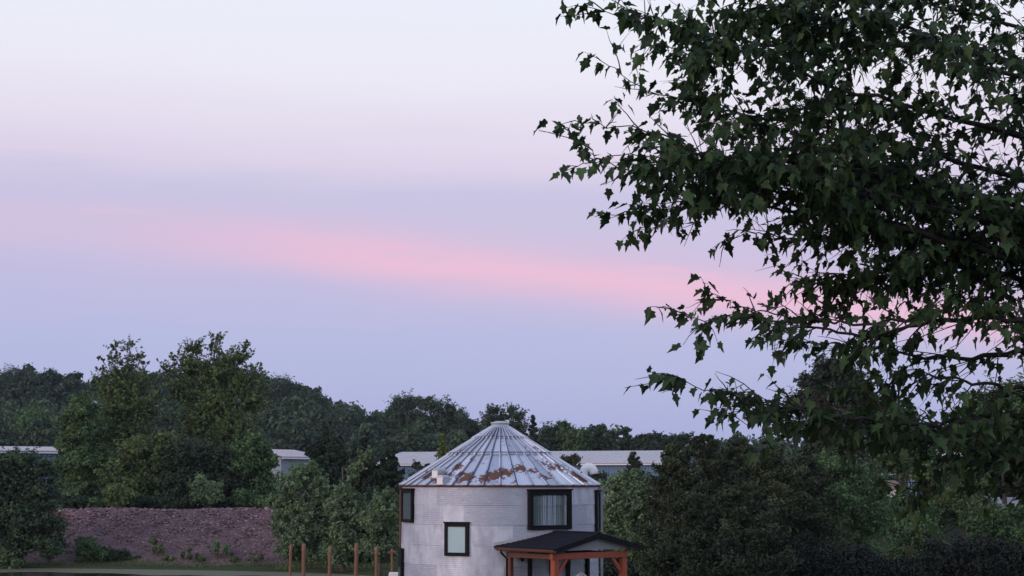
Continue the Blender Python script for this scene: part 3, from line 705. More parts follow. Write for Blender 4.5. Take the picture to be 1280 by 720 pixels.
# dark cedars and trees between embankment and bin
tree('broadleaf_tree', 'dark tree top left of the white building gap behind the green willow clump', 120,
     [(408, 555, 14, 12), (420, 570, 18, 16), (392, 565, 10, 10), (405, 590, 24, 20), (425, 600, 24, 24)], G['dark'], 14000, .25, 220, per=45)
cedar('dark cedar standing left of the blue building wall, second from the bin', 455, 548, 76, 116, 11000, 221, mat=G['dark'])
cedar('dark cedar nearest the left side of the bin', 486, 566, 70, 112, 11000, 222, mat=G['dark'])
tree('broadleaf_tree', 'dark undergrowth tree low behind the fence posts', 99,
     [(470, 640, 30, 26), (440, 655, 30, 26), (495, 660, 22, 30), (405, 665, 30, 24), (370, 670, 24, 22), (460, 690, 40, 16)], G['dark'], 20000, .2, 223, per=50)
tree('willow_tree', 'light green tree with a broad soft crown at the right end of the embankment', 96,
     [(378, 594, 18, 16), (394, 588, 10, 12), (362, 606, 18, 14), (392, 612, 24, 20), (352, 628, 16, 16), (378, 640, 30, 22), (410, 632, 18, 22), (350, 655, 14, 18), (372, 672, 26, 20), (400, 668, 20, 20), (362, 692, 22, 12), (392, 694, 20, 10)],
     G['light'], 30000, .19, 224, per=45, basepx=382, kind='feather')
tree('willow_tree', 'light green tree with a spire leaning right, behind the middle posts', 93,
     [(463, 562, 5, 6), (457, 570, 7, 8), (449, 582, 8, 10), (441, 598, 10, 12), (434, 616, 14, 16), (424, 640, 20, 22), (446, 645, 18, 24), (430, 672, 24, 20), (420, 694, 22, 12), (448, 690, 18, 14)],
     G['light'], 22000, .18, 226, per=40, basepx=430, kind='feather')
tree('willow_tree', 'small light green tree close to the left wall of the bin', 90,
     [(485, 618, 8, 8), (494, 626, 8, 9), (474, 626, 13, 12), (486, 642, 17, 16), (466, 655, 18, 18), (488, 668, 16, 18), (470, 686, 20, 14), (492, 694, 12, 12)], G['light'], 16000, .18, 227, per=40, basepx=476, kind='feather')
tree('broadleaf_tree', 'small dark bushy tree in front of the blue building, left of the bin roof', 138,
     [(520, 582, 7, 6), (532, 585, 7, 6), (540, 592, 9, 7), (526, 598, 16, 12), (525, 615, 20, 16)], G['cedar'], 6000, .22, 228, per=35)
tree('cypress_tree', 'narrow yellow-green tree rising between the wood and the bin roof', 160,
     [(553, 545, 3.5, 5), (553, 556, 5, 8), (554, 570, 8, 10), (552, 588, 10, 12)], G['lime'], 4500, .25, 229, per=30)

# behind the bin and to the right of the roof
RB = 'trees on the skyline right of the bin roof'
tree('pine_tree', 'open-topped pine showing sky gaps, directly above the bin roof peak', 215,
     [(617, 514, 10, 6), (628, 522, 8, 7), (612, 528, 16, 10), (640, 512, 8, 7), (648, 520, 9, 9), (645, 535, 16, 14), (622, 545, 24, 16)], G['hill'], 11000, .36, 230, per=26, kind='thin', clump=.5, group=RB)
cedar('pointed dark conifer immediately right of the open-topped pine', 666, 520, 34, 210, 5000, 231, mat=G['dark'], leaf=.45, group=RB)
tree('broadleaf_tree', 'rounded tree where the skyline dips right of the bin roof', 215, [(688, 540, 16, 8), (700, 545, 18, 12), (684, 560, 24, 16)], G['hill'], 8000, .38, 232, per=30, group=RB)
tree('broadleaf_tree', 'tree with a knobbly top above the left part of the right-hand roof', 212, [(703, 532, 6, 7), (712, 545, 14, 10), (730, 545, 12, 8), (720, 560, 22, 12)], G['broad'], 8000, .38, 233, per=30, group=RB)
tree('broadleaf_tree', 'taller skyline tree with two bumps above the blue building roof', 214, [(742, 540, 10, 7), (752, 536, 7, 6), (762, 545, 10, 8), (748, 556, 22, 12)], G['hill'], 8000, .38, 234, per=30, group=RB)
tree('spindly_tree', 'spindly bare-stemmed tree poking out of the skyline above the blue building', 216, [(784, 539, 6, 2.5), (781, 544, 4, 3), (787, 546, 3, 3), (783, 558, 10, 7)], G['dark'], 1300, .36, 235, per=20, kind='thin', clump=.5, group=RB, r0=.12, extra=False)
tree('broadleaf_tree', 'dark skyline tree right of the spindly tree', 210, [(805, 550, 14, 6), (820, 548, 10, 6), (812, 562, 22, 12)], G['dark'], 8000, .38, 236, per=30, group=RB)
tree('broadleaf_tree', 'skyline tree over the right end of the blue building roof', 205, [(838, 552, 14, 8), (855, 549, 12, 8), (845, 568, 26, 16)], G['dark'], 8000, .38, 237, per=30, group=RB)
cedar('small dark conifer standing in front of the pale roof right of the bin', 792, 566, 44, 142, 4500, 238, leaf=.3, mat=G['cedar'])
tree('broadleaf_tree', 'dark tree showing between the bin roof edge and the white vent', 150, [(716, 575, 10, 8), (706, 580, 12, 10), (740, 600, 20, 12)], G['cedar'], 5000, .28, 239, per=35)
tree('broadleaf_tree', 'bright green bushy tree close to the right wall of the bin', 82,
     [(790, 602, 22, 14), (770, 608, 18, 14), (812, 612, 16, 14), (782, 628, 32, 20), (800, 650, 28, 22), (768, 650, 22, 24), (785, 680, 34, 20)], G['light'], 30000, .17, 240, per=55)
shrub('dark low shrub behind the right porch post', 765, 668, 70, 74, 7000, G['dark'], .16, 320, lob=4)
CG = 'dark cedars right of the bin'
for (lab, px, top, wd, Yd, sd_) in [
    ('dark brownish cedar at the left end of the cedar mass, beside the bright green tree', 845, 556, 120, 78, 241),
    ('wide dark cedar with a double tip, second in the cedar mass', 882, 546, 130, 82, 242),
    ('tall dark cedar with a pointed tip, in the middle of the cedar mass', 922, 552, 120, 80, 243),
    ('dark cedar under the lowest maple branch tips', 962, 560, 130, 77, 244),
    ('nearly black cedar at the right end of the cedar mass', 1003, 574, 130, 74, 245),
    ('low dark cedar in front, nearest the porch roof', 862, 620, 130, 72, 246),
    ('low nearly black cedar in front of the middle of the cedar mass', 925, 612, 150, 70, 247)]:
    cedar(lab, px, top, wd, Yd, 20000, sd_, leaf=.2, group=CG, tp=.5, nbr=130)
# trees seen through and below the maple
tree('browning_tree', 'dark tree with a reddish-brown patch near its top, behind the maple branches', 100,
     [(1040, 462, 26, 16), (1015, 478, 22, 16), (1070, 478, 24, 18), (1040, 495, 36, 20), (1000, 505, 22, 20), (1082, 510, 26, 22), (1045, 530, 44, 26), (1040, 565, 46, 26), (1045, 610, 40, 30)],
     G['rusty'], 34000, .24, 250, per=40)
tree('broadleaf_tree', 'mid-green tree with a yellowish top in front of the browning tree', 84,
     [(1035, 582, 26, 13), (1010, 598, 20, 16), (1065, 595, 26, 18), (1095, 610, 20, 20), (1040, 620, 40, 24), (1085, 645, 34, 26), (1030, 660, 34, 26), (1060, 690, 50, 22)], G['broad'], 36000, .18, 252, per=50)
tree('broadleaf_tree', 'tall tree filling the background right of the browning tree', 108,
     [(1120, 520, 24, 18), (1140, 545, 28, 20), (1110, 565, 24, 22), (1155, 575, 26, 18), (1135, 585, 24, 12)], G['broad'], 18000, .26, 253, per=40)
tree('broadleaf_tree', 'background tree at the right edge behind the maple branches', 112,
     [(1230, 505, 28, 20), (1262, 495, 28, 22), (1215, 535, 30, 24), (1255, 540, 34, 26), (1290, 520, 30, 30), (1235, 570, 30, 16), (1290, 575, 34, 30)], G['broad'], 22000, .27, 254, per=40)
tree('broadleaf_tree', 'olive tree beside the far-right blue building, above the black hedge', 104,
     [(1195, 590, 20, 14), (1225, 605, 22, 14), (1180, 612, 18, 14), (1205, 628, 28, 14)], G['poplar'], 12000, .22, 255, per=45)
tree('broadleaf_tree', 'grey-green small tree in front of the hedge below the hanging maple leaves', 74,
     [(1150, 665, 24, 22), (1168, 690, 22, 22), (1135, 695, 26, 24)], G['broad'], 13000, .16, 256, per=50)
tree('broadleaf_tree', 'low spreading dark green tree in front of the tan-roofed cottage', 98,
     [(1100, 632, 24, 16), (1130, 628, 22, 14), (1150, 640, 26, 18), (1115, 655, 34, 22), (1085, 625, 16, 14)], G['broad'], 15000, .2, 270, per=45)
tree('broadleaf_tree', 'olive-leaved tree right of the cottage, behind the hanging maple leaves', 101,
     [(1165, 602, 20, 14), (1150, 590, 16, 12), (1180, 625, 24, 18), (1205, 640, 28, 18), (1165, 645, 24, 16)], G['poplar'], 15000, .2, 271, per=45)
tree('broadleaf_tree', 'bushy green tree at the right edge in front of the low pale-roofed shed', 94,
     [(1250, 650, 26, 14), (1280, 645, 26, 14), (1235, 640, 18, 12), (1225, 655, 26, 14), (1270, 668, 40, 16)], G['broad'], 15000, .19, 272, per=45)
tree('broadleaf_tree', 'dark green tree above the low shed at the right edge', 118,
     [(1240, 592, 24, 14), (1270, 600, 28, 14), (1250, 610, 30, 12), (1210, 598, 20, 12), (1300, 600, 26, 16)], G['dark'], 13000, .26, 273, per=45)
for i, (lab, px, top, wd, Yd) in enumerate([
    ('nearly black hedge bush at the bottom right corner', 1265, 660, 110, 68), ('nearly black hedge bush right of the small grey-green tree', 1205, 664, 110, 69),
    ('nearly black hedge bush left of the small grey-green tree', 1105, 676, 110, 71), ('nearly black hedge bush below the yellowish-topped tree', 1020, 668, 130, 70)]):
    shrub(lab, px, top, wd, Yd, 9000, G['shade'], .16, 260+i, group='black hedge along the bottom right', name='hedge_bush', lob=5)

# grass on the banks
def grass(n_, x0, x1, y0, y1, seed, h):
    rg = np.random.default_rng(seed); x = rg.uniform(x0, x1, n_); y = rg.uniform(y0, y1, n_); z = ground(x, y)
    hh = h*rg.uniform(.5, 1.5, n_); a = rg.uniform(0, 6.28, n_); wd = 0.018
    P = np.stack([x, y, z], -1); t_ = np.stack([np.cos(a)*wd, np.sin(a)*wd, np.zeros(n_)], -1)
    tip = P+np.stack([rg.normal(0, .3, n_)*hh, rg.normal(0, .3, n_)*hh, hh], -1)
    return np.stack([P-t_, P+t_, tip], 1).reshape(-1, 3), np.arange(3*n_).reshape(-1, 3), rg.uniform(.2, .9, n_)
V1, F1, T1 = grass(16000, -45, -9, 98.9, 99.8, 5, .13)
V2, F2, T2 = grass(9000, -14, 3, 95.5, 101.5, 6, .22)
o = np_mesh('bank_grass', np.concatenate([V1, V2]), np.concatenate([F1, F2+len(V1)]), G['poplar'], np.concatenate([T1, T2]))
tag(o, 'olive grass along the foot of the embankment and the pond shore', 'grass', kind='stuff')

# ------------------------------------------------------------------ fence posts and white box by the bin
PGp = 'wooden posts standing beside the pond'
for i, (px, top, wpx, lean, lab) in enumerate([
    (363, 681, 3.4, .01, 'leftmost of the rough wooden posts, thinner and paired with the next one'), (380, 679.5, 5.0, -.005, 'thick wooden post, second from the left of the row'),
    (412, 683, 4.6, .015, 'wooden post third from the left, slightly leaning, left of the widest gap'), (445.5, 679, 5.0, 0, 'thick wooden post fourth from the left, in the middle of the row'),
    (471, 683, 4.4, -.008, 'wooden post fifth from the left, with a small nailed block at its side'), (490, 686, 3.2, 0, 'thin post nearest the bin, with a short cross arm at its top')]):
    Yd = 78.0; p = at(px, top, Yd); b0 = gz_(p.x, Yd); h = p.z-b0; wd = wpx*Yd/F
    root = empty('wooden_post', (p.x, Yd, b0)); tag(root, lab, 'post', PGp)
    mb = MB(); rr = random.Random(i)
    K = 7; vs = []; n_ = 9
    pts = [(lean*h*k/K+rr.uniform(-.006, .006), rr.uniform(-.006, .006), -.3+(h+.3)*k/K) for k in range(K+1)]
    mb.tube(pts, [wd/2*(1.06-.012*k+rr.uniform(-.03, .03)) for k in range(K+1)], n_)
    mb.build('shaft', M['post'], root)
    if i == 5:
        mb = MB(); mb.beam((-.22, -wd*.5-.02, h-.16), (.20, -wd*.5-.02, h-.13), .04, .07); mb.build('cross_arm', M['post'], root)
    if i == 4:
        mb = MB(); mb.box((wd*.5+.035, 0, h-.35), (.07, .08, .14)); mb.build('block', M['post'], root)
p = at(492.5, 714, 62); b0 = gz_(p.x, 62); h = p.z-b0
root = empty('utility_box', (p.x, 62, b0)); tag(root, 'small white utility box standing beside the left wall of the bin', 'utility box')
mb = MB(); mb.box((0, 0, h*.36), (.34, .28, h*.72)); mb.build('pedestal', M['white'], root, bevel=.01)
mb = MB(); mb.box((0, 0, h*.72+h*.13), (.38, .32, h*.25)); mb.build('lid', M['white'], root, bevel=.025)
mb = MB(); mb.box((0, -.145, h*.4), (.2, .012, .3)); mb.build('panel', M['grey'], root)

# ------------------------------------------------------------------ the grain bin house
BX, BY, RAD = -0.45, 60.0, 3.63
EAVE = at(625, 607, 56.3).z
bin_ = empty('grain_bin_house', (BX, BY, 0)); tag(bin_, 'round corrugated metal grain bin converted into a house, with rusty cone roof and timber porch', 'house')
def pol(a, r, z): return Vector((math.sin(a)*r, -math.cos(a)*r, z))       # a = 0 faces the viewer, + to the right
# slab
mb = MB(); n_ = 64; vs = [pol(2*math.pi*k/n_, RAD+.12, z) for z in (-.5, .12) for k in range(n_)]
mb.add(vs, [tuple(range(n_))[::-1], tuple(range(n_, 2*n_))]+[(k, (k+1) % n_, n_+(k+1) % n_, n_+k) for k in range(n_)]); mb.build('slab', M['concrete'], bin_)
# corrugated sheets : rings of panels, each lapping the one below
mb = MB(); rr = random.Random(11); NP = 9; z0, z1 = .12, EAVE+.02; NR = 7; SEG = 144
ringh = (z1-z0)/NR
for ri in range(NR):
    zb = z0+ri*ringh; zt = zb+ringh+.03; off = rr.random()*.4+(ri % 2)*math.pi/NP
    tints = [rr.random() for _ in range(NP)]
    NZ = 36
    P = np.zeros((NZ+1, SEG))
    base_i = len(mb.v)
    for j in range(NZ+1):
        z = zb+(zt-zb)*j/NZ; wv = .0028*math.sin(z*2*math.pi/.0675)
        lap = .014*(1-j/NZ)
        for k in range(SEG):
            a = 2*math.pi*k/SEG
            seam = .014 if (((a-off) % (2*math.pi/NP)) < .03) else 0
            dent = .010*mnoise.noise(Vector((math.sin(a)*2.2, math.cos(a)*2.2, z*1.1+ri)))
            mb.v.append(tuple(pol(a, RAD+wv+lap+seam+dent, z)))
    for j in range(NZ):
        for k in range(SEG):
            a = 2*math.pi*(k+.5)/SEG; tnt = tints[int(((a-off) % (2*math.pi))/(2*math.pi/NP)) % NP]
            mb.f.append((base_i+j*SEG+k, base_i+j*SEG+(k+1) % SEG, base_i+(j+1)*SEG+(k+1) % SEG, base_i+(j+1)*SEG+k)); mb.a.append(tnt); mb.sm.append(True)
mb.build('wall', M['galv'], bin_)

# roof
NPAN = 40; RO = RAD+.10; ZE = EAVE-.005; ZA = at(625, 535.5, 60).z; RT = .36
slope = (ZA-ZE)/(RO-RT)
def roofz(r): return ZE+(RO-r)*slope
mb = MB(); rr = random.Random(5)
tiers = [(RO, 1.92, 0.0), (1.98, .98, .03), (1.04, RT, .06)]
for ti, (ra, rb, up) in enumerate(tiers):
    for k in range(NPAN):
        a0 = 2*math.pi*k/NPAN; a1 = 2*math.pi*(k+1)/NPAN; tn = rr.random(); lift = rr.uniform(0, .014)
        m_ = 4
        vs = []
        for i in range(5):
            r = ra+(rb-ra)*i/4
            for q in range(m_+1):
                a = a0+(a1-a0)*q/m_
                vs.append(pol(a, r, roofz(r)+up*.5+lift*(1-i/4)+.012*mnoise.noise(Vector((a*9, r*3, ti)))-.02*math.sin(math.pi*q/m_)*(r/RO)))
        fs = [(i*(m_+1)+q, i*(m_+1)+q+1, (i+1)*(m_+1)+q+1, (i+1)*(m_+1)+q) for i in range(4) for q in range(m_)]
        mb.add(vs, fs, tn, True)
mb.build('roof', M['roof'], bin_); roof = mb
roof_o = [c_ for c_ in bin_.children if c_.name.startswith('roof')][0]
mb = MB()
for ti, (ra, rb, up) in enumerate(tiers):
    for k in range(NPAN):
        a = 2*math.pi*k/NPAN+rr.uniform(-.006, .006); wd = .034 if ti == 0 else .026; hh = .062
        p0 = pol(a, ra+.025, roofz(ra)+up*.5); p1 = pol(a, rb, roofz(rb)+up*.5); sd_ = Vector((math.cos(a), math.sin(a), 0))
        u = Vector((0, 0, 1)); tn = rr.random()
        mb.add([p0-sd_*wd, p0-sd_*wd*.5+u*hh, p0+sd_*wd*.5+u*hh, p0+sd_*wd, p1-sd_*wd, p1-sd_*wd*.5+u*hh, p1+sd_*wd*.5+u*hh, p1+sd_*wd],
               [(0, 4, 5, 1), (1, 5, 6, 2), (2, 6, 7, 3), (0, 1, 2, 3), (4, 7, 6, 5)], tn)
mb.build('roof_ribs', M['roof'], roof_o)
mb = MB()        # dark strip along one side of each rib, painting in its shadow
for ti, (ra, rb, up) in enumerate(tiers):
    for k in range(NPAN):
        a = 2*math.pi*k/NPAN; sd_ = Vector((math.cos(a), math.sin(a), 0)); p0 = pol(a, ra+.012, roofz(ra)+up*.5+.022); p1 = pol(a, rb, roofz(rb)+up*.5+.022)
        e = .060 if ti == 0 else .042
        for q0, q1 in ((.8, 1.35),):
            mb.add([p0+sd_*e*.5, p0+sd_*e*q1, p1+sd_*e*q1*.8, p1+sd_*e*.5], [(0, 1, 2, 3)])
mb.build('rib_shadow_strips', M['rib_shadow'], roof_o)
for r_, nm in ((1.93, 'hoop'), (.99, 'hoop')):
    mb = MB(); n_ = 60
    pts = [pol(2*math.pi*k/n_, r_, roofz(r_)+.075) for k in range(n_+1)]; mb.tube(pts, .018, 6, caps=False); mb.build(nm, M['hoop'], roof_o)
# drip edge under the roof, dark soffit shadow gap
mb = MB(); n_ = 96
vs = [pol(2*math.pi*k/n_, r_, z) for (r_, z) in ((RO+.01, ZE-.012), (RO+.01, ZE-.028), (RAD+.02, ZE-.05), (RAD+.02, ZE+.02)) for k in range(n_)]
mb.add(vs, [(i*n_+k, i*n_+(k+1) % n_, (i+1)*n_+(k+1) % n_, (i+1)*n_+k) for i in range(3) for k in range(n_)]); 
M['rusty_edge'] = simple('rusted_edge', (0.12, 0.05, 0.035), 0.8, var=.5, scale=5); mb.build('drip_edge', M['rusty_edge'], roof_o)
# cap
mb = MB(); n_ = 40; prof = [(RT+.05, ZA-.05), (RT+.05, ZA+.07), (RT-.02, ZA+.09), (RT-.06, ZA+.17), (RT-.01, ZA+.18), (RT-.03, ZA+.22), (.12, ZA+.27), (.001, ZA+.275)]
vs = [pol(2*math.pi*k/n_, r_, z) for (r_, z) in prof for k in range(n_)]
mb.add(vs, [(i*n_+k, i*n_+(k+1) % n_, (i+1)*n_+(k+1) % n_, (i+1)*n_+k) for i in range(len(prof)-1) for k in range(n_)], .5, False); mb.build('cap', M['hood'], roof_o)

def on_roof(px, py):
    """point of the cone seen at that pixel"""
    best = None
    for i in range(400):
        Yd = 56+i*.01; p = at(px, py, Yd); r = math.hypot(p.x-BX, p.y-BY)
        if r < RO and abs(p.z-roofz(r)) < .03: best = p; break
    p = best or at(px, py, 57); return Vector((p.x-BX, p.y-BY, p.z))
# white-faced box vents on the left roof slope
for (px, py, s, lab) in ((545, 598, .30, 'upper white-faced roof vent'), (551, 606, .27, 'lower white-faced roof vent')):
    p = on_roof(px, py); a = math.atan2(p.x, -p.y); fr = pol(a, 1, 0); sd_ = Vector((math.cos(a), math.sin(a), 0))
    mb = MB(); mb.box(p+Vector((0, 0, s*.45))-fr*.16, (s*1.05, .40, s*.95), rz=a)
    K = 8; top = p+Vector((0, 0, s*.92))-fr*.16
    vs = []
    for e in (-.2, .2):
        for k in range(K+1):
            b_ = math.pi*k/K; vs.append(top+sd_*(math.cos(b_)*s*.5)+fr*e+Vector((0, 0, math.sin(b_)*s*.35)))
    mb.add(vs, [(k, k+1, K+2+k, K+1+k) for k in range(K)]+[tuple(range(K+1))[::-1], tuple(range(K+1, 2*K+2))]); v_ = mb.build('roof_vent', M['hood'], bin_); v_['label'] = lab
    mb = MB(); mb.box(p+Vector((0, 0, s*.5))+fr*.06, (s*.92, .02, s*.8), rz=a); mb.build('louvre', M['white'], v_)
# gooseneck at the right
q = at(729.5, 596, 60.9); q = Vector((q.x-BX, q.y-BY, q.z)); rz_ = roofz(math.hypot(q.x, q.y))
rb_ = .165
cxx = q.x+.20
pts = [Vector((q.x, q.y, rz_-.05)), Vector((q.x, q.y, q.z+.12))]+[Vector((cxx-.20*math.cos(t_), q.y, q.z+.12+.24*math.sin(t_))) for t_ in [math.pi*k/10 for k in range(1, 10)]]+[Vector((cxx+.20, q.y, q.z+.10))]
mb = MB(); mb.tube(pts, rb_, 14); v_ = mb.build('gooseneck_vent', M['white'], bin_); v_['label'] = 'white curved vent pipe at the right of the roof'
mb = MB(); mb.tube([Vector((cxx+.20, q.y, q.z+.11)), Vector((cxx+.20, q.y, q.z+.05))], rb_*.8, 14); mb.build('vent_mouth', M['black'], v_)

# windows
def wallwin(kind, px0, px1, py0, py1, frame=.10, ang=None, wid=None, casing=True, lab=None):
    pxc = (px0+px1)/2
    a = math.asin(max(-1, min(1, (at(pxc, 620, 58).x-BX*1.0)/ (RAD)))) if ang is None else ang
    yd = BY-math.cos(a)*RAD
    if wid is None: wid = (px1-px0)/F*yd/math.cos(a)
    zt = at(pxc, py0, yd).z; zb = at(pxc, py1, yd).z; h = zt-zb
    fr = pol(a, 1, 0); sd_ = Vector((math.cos(a), math.sin(a), 0)); c = pol(a, RAD, (zt+zb)/2)
    sag = RAD-math.sqrt(RAD**2-(wid/2)**2)
    mb = MB(); dpt = .10+sag; cc = c+fr*(.05-sag/2)
    cc = pol(a, RAD-sag+dpt/2-.02, (zt+zb)/2)
    for sgn in (-1, 1):
        mb.box(cc+sd_*sgn*(wid/2-frame/2), (frame, dpt, h), rz=a)
        mb.box(cc+Vector((0, 0, sgn*(h/2-frame/2))), (wid-2*frame, dpt, frame), rz=a)
    w_ = mb.build('window_frame' if kind != 'door' else 'door_frame', M['black'], bin_, bevel=.008)
    if lab: w_['label'] = lab
    # sill and head trim
    mb = MB(); mb.box(cc+fr*(.02)+Vector((0, 0, h/2+.025)), (wid+.05, dpt+.04, .05), rz=a); mb.build('head_trim', M['black'], w_)
    return w_, a, fr, sd_, cc, dpt, wid, h, frame
def backing(mb, cc, fr, wid, h, dist, rz): mb.box(cc-fr*dist, (wid, .02, h), rz=rz)
# large upper right window with parted curtains
w_, a, fr, sd_, cc, dpt, wid, h, fm = wallwin('w', 660, 713, 613, 662, .15, lab='large upper window with drawn curtains')
iw, ih = wid-2*fm, h-2*fm
mb = MB(); mb.box(cc+fr*(dpt/2-.05), (iw, .008, ih), rz=a); mb.build('pane', M['glass'], w_)
for sgn in (-1, 1):
    mb = MB(); K = 40; vs = []; x0, x1 = (-iw/2+.0, -.05) if sgn < 0 else (.04, iw/2-.13)
    for k in range(K+1):
        x = x0+(x1-x0)*k/K; yy = .018*math.sin(k*1.15+sgn)+.01*math.sin(k*.4)
        for z in (-ih/2, ih/2):
            xx = x+(0.03*sgn if (z > 0 and ((sgn < 0 and k > K-6) or (sgn > 0 and k < 6))) else 0)*-1
            vs.append(cc+fr*(dpt/2-.085+yy)+sd_*xx+Vector((0, 0, z)))
    mb.add(vs, [(2*k, 2*k+2, 2*k+3, 2*k+1) for k in range(K)], .5, True); mb.build('curtain', M['curtain'], w_)
mb = MB(); backing(mb, cc, fr, iw, ih, -dpt/2+.14, a); mb.build('pale_lining', M['curtain_pale'], w_)
# lower left frosted window
w_, a, fr, sd_, cc, dpt, wid, h, fm = wallwin('w', 558, 588, 654, 695, .12, lab='small lower window with a frosted pale pane')
mb = MB(); mb.box(cc+fr*(dpt/2-.05), (wid-2*fm, .012, h-2*fm), rz=a); mb.build('pane', M['frost'], w_)
# narrow-looking upper left window
w_, a, fr, sd_, cc, dpt, wid, h, fm = wallwin('w', 504.5, 519, 612, 653, .12, ang=R(-66), wid=1.12, lab='upper left window seen nearly edge on')
mb = MB(); mb.box(cc+fr*(dpt/2-.05), (wid-2*fm, .012, h-2*fm), rz=a); mb.build('pane', M['tealpane'], w_)
# right edge window
w_, a, fr, sd_, cc, dpt, wid, h, fm = wallwin('w', 742, 748, 614, 664, .12, ang=R(80), wid=1.0, lab='window on the right side seen edge on')
mb = MB(); mb.box(cc+fr*(dpt/2-.05), (wid-2*fm, .012, h-2*fm), rz=a); mb.build('pane', M['tealpane'], w_)
mb = MB(); p = pol(R(88), RAD+.14, 0); mb.box((p.x, p.y, (EAVE-.10+.1)/2), (.09, .09, EAVE-.2)); mb.build('corner_post', M['grey'], bin_)
mb = MB(); mb.box((p.x-.06, p.y, EAVE-.14), (.24, .12, .08)); mb.build('bracket', M['grey'], bin_)
# downspout at the left and side door under it
mb = MB(); p = pol(R(-90), RAD+.06, 0); mb.tube([(p.x, p.y, EAVE-.06), (p.x, p.y, 2.6), (p.x, p.y, .2)], .045, 8); mb.build('downspout', M['wood_dark'], bin_)
a = R(-80); sd_ = Vector((math.cos(a), math.sin(a), 0)); fr = pol(a, 1, 0)
mb = MB(); zt = at(505, 684, 60).z; mb.box(pol(a, RAD-.02, zt/2+.06), (1.0, .22, zt-.12), rz=a); sdr = mb.build('side_door', M['black'], bin_)
mb = MB(); mb.box(pol(a, RAD+.10, zt*.62), (.55, .02, .7), rz=a); mb.build('pane', M['tealpane'], sdr)
mb = MB(); c_ = pol(a, RAD+.12, zt*.42)+sd_*.4; mb.tube([c_, c_+fr*.05], .025, 8); mb.build('handle', M['hood'], sdr)
# glazed doors under the porch
for (x0, x1, dl) in ((659, 690, 'left glazed porch door'), (707, 735, 'right glazed porch door')):
    w_, a, fr, sd_, cc, dpt, wid, h, fm = wallwin('door', x0, x1, 690, 766, .13, lab=dl)
    mb = MB(); mb.box(cc+fr*(dpt/2-.05), (wid-2*fm, .008, h-2*fm), rz=a); mb.build('pane', M['glass'], w_)
    mb = MB(); K = 20; vs = []
    for k in range(K+1):
        x = -(wid-2*fm)/2+(wid-2*fm)*k/K*.8+.05
        for z in (-h/2+fm, h/2-fm): vs.append(cc+fr*(dpt/2-.09+.015*math.sin(k*1.3))+sd_*x+Vector((0, 0, z)))
    mb.add(vs, [(2*k, 2*k+2, 2*k+3, 2*k+1) for k in range(K)], .5, True); mb.build('curtain', M['curtain_pale'], w_)
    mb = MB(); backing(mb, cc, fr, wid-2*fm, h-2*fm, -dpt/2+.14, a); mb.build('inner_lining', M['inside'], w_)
    mb = MB(); c_ = cc+fr*(dpt/2)+sd_*(wid/2-fm/2)*(-1 if x0 > 700 else 1)+Vector((0, 0, -.05)); mb.tube([c_, c_+fr*.07], .02, 8); mb.build('handle', M['hood'], w_)
# wall lantern
a = math.asin((at(651.5, 695, 57).x-BX)/RAD); fr = pol(a, 1, 0); c = pol(a, RAD, at(651, 695, 56.8).z)
mb = MB(); mb.box(c+fr*.02, (.11, .04, .16), rz=a); mb.tube([c+fr*.02+Vector((0, 0, .05)), c+fr*.12+Vector((0, 0, .10)), c+fr*.16+Vector((0, 0, .05))], .012, 6)
ln = mb.build('wall_lantern', M['black'], bin_)
mb = MB(); mb.tube([c+fr*.16+Vector((0, 0, .06)), c+fr*.16+Vector((0, 0, .04)), c+fr*.16+Vector((0, 0, -.14)), c+fr*.16+Vector((0, 0, -.17))], [.03, .085, .06, .03], 8); mb.build('lantern_shade', M['black'], ln)
# stains of silver patch sheet high on the wall
# porch ------------------------------------------------------------
PA = R(40); D = Vector((math.sin(PA), -math.cos(PA), 0)); Tt = Vector((math.cos(PA), math.sin(PA), 0))
def loc_(px, py, Yd): p = at(px, py, Yd); return Vector((p.x-BX, p.y-BY, p.z))
FL = loc_(694, 689.5, 53.9); W_ = 4.05; zE = FL.z
FLg = Vector((FL.x, FL.y, 0)); Lp = 3.1
zP = loc_(750, 669.5, 55.1).z
def pp(u, v, z): # u across from front-left, v back towards the wall
    q_ = FLg+Tt*u-D*v; return Vector((q_.x, q_.y, z))
def inner(u):   # distance back until the roof meets the wall
    for i in range(500):
        v = i*.01; q_ = pp(u, v, 0)
        if math.hypot(q_.x, q_.y) < RAD+.01: return v
    return 3.9
porch = MB(); th = .09
for (ua, ub) in ((0, W_/2), (W_/2, W_)):
    K = 10
    top = []; 
    for k in range(K+1):
        u = ua+(ub-ua)*k/K; z = zE+(zP-zE)*(1-abs(u-W_/2)/(W_/2))
        v = min(inner(u), 3.6); top += [pp(u, 0, z+th), pp(u, v, z+th), pp(u, 0, z), pp(u, v, z)]
    fs = []
    for k in range(K):
        i = 4*k; fs += [(i, i+4, i+5, i+1), (i+2, i+3, i+7, i+6), (i, i+2, i+6, i+4), (i+1, i+5, i+7, i+3)]
    fs += [(0, 1, 3, 2), (4*K, 4*K+2, 4*K+3, 4*K+1)]
    porch.add(top, fs)
pr = porch.build('porch_roof', M['shingle'], bin_)
mb = MB()     # overlapping shingle courses
for sgn in (0, 1):
    for c_ in range(13):
        f = (c_+.5)/13*(W_/2); u = f if sgn == 0 else W_-f
        z = zE+(zP-zE)*(1-abs(u-W_/2)/(W_/2))+th+.004
        v = min(inner(u), 3.6); mb.beam(pp(u, .0, z), pp(u, v, z), .10, .012)
mb.build('shingle_courses', M['shingle'], pr)
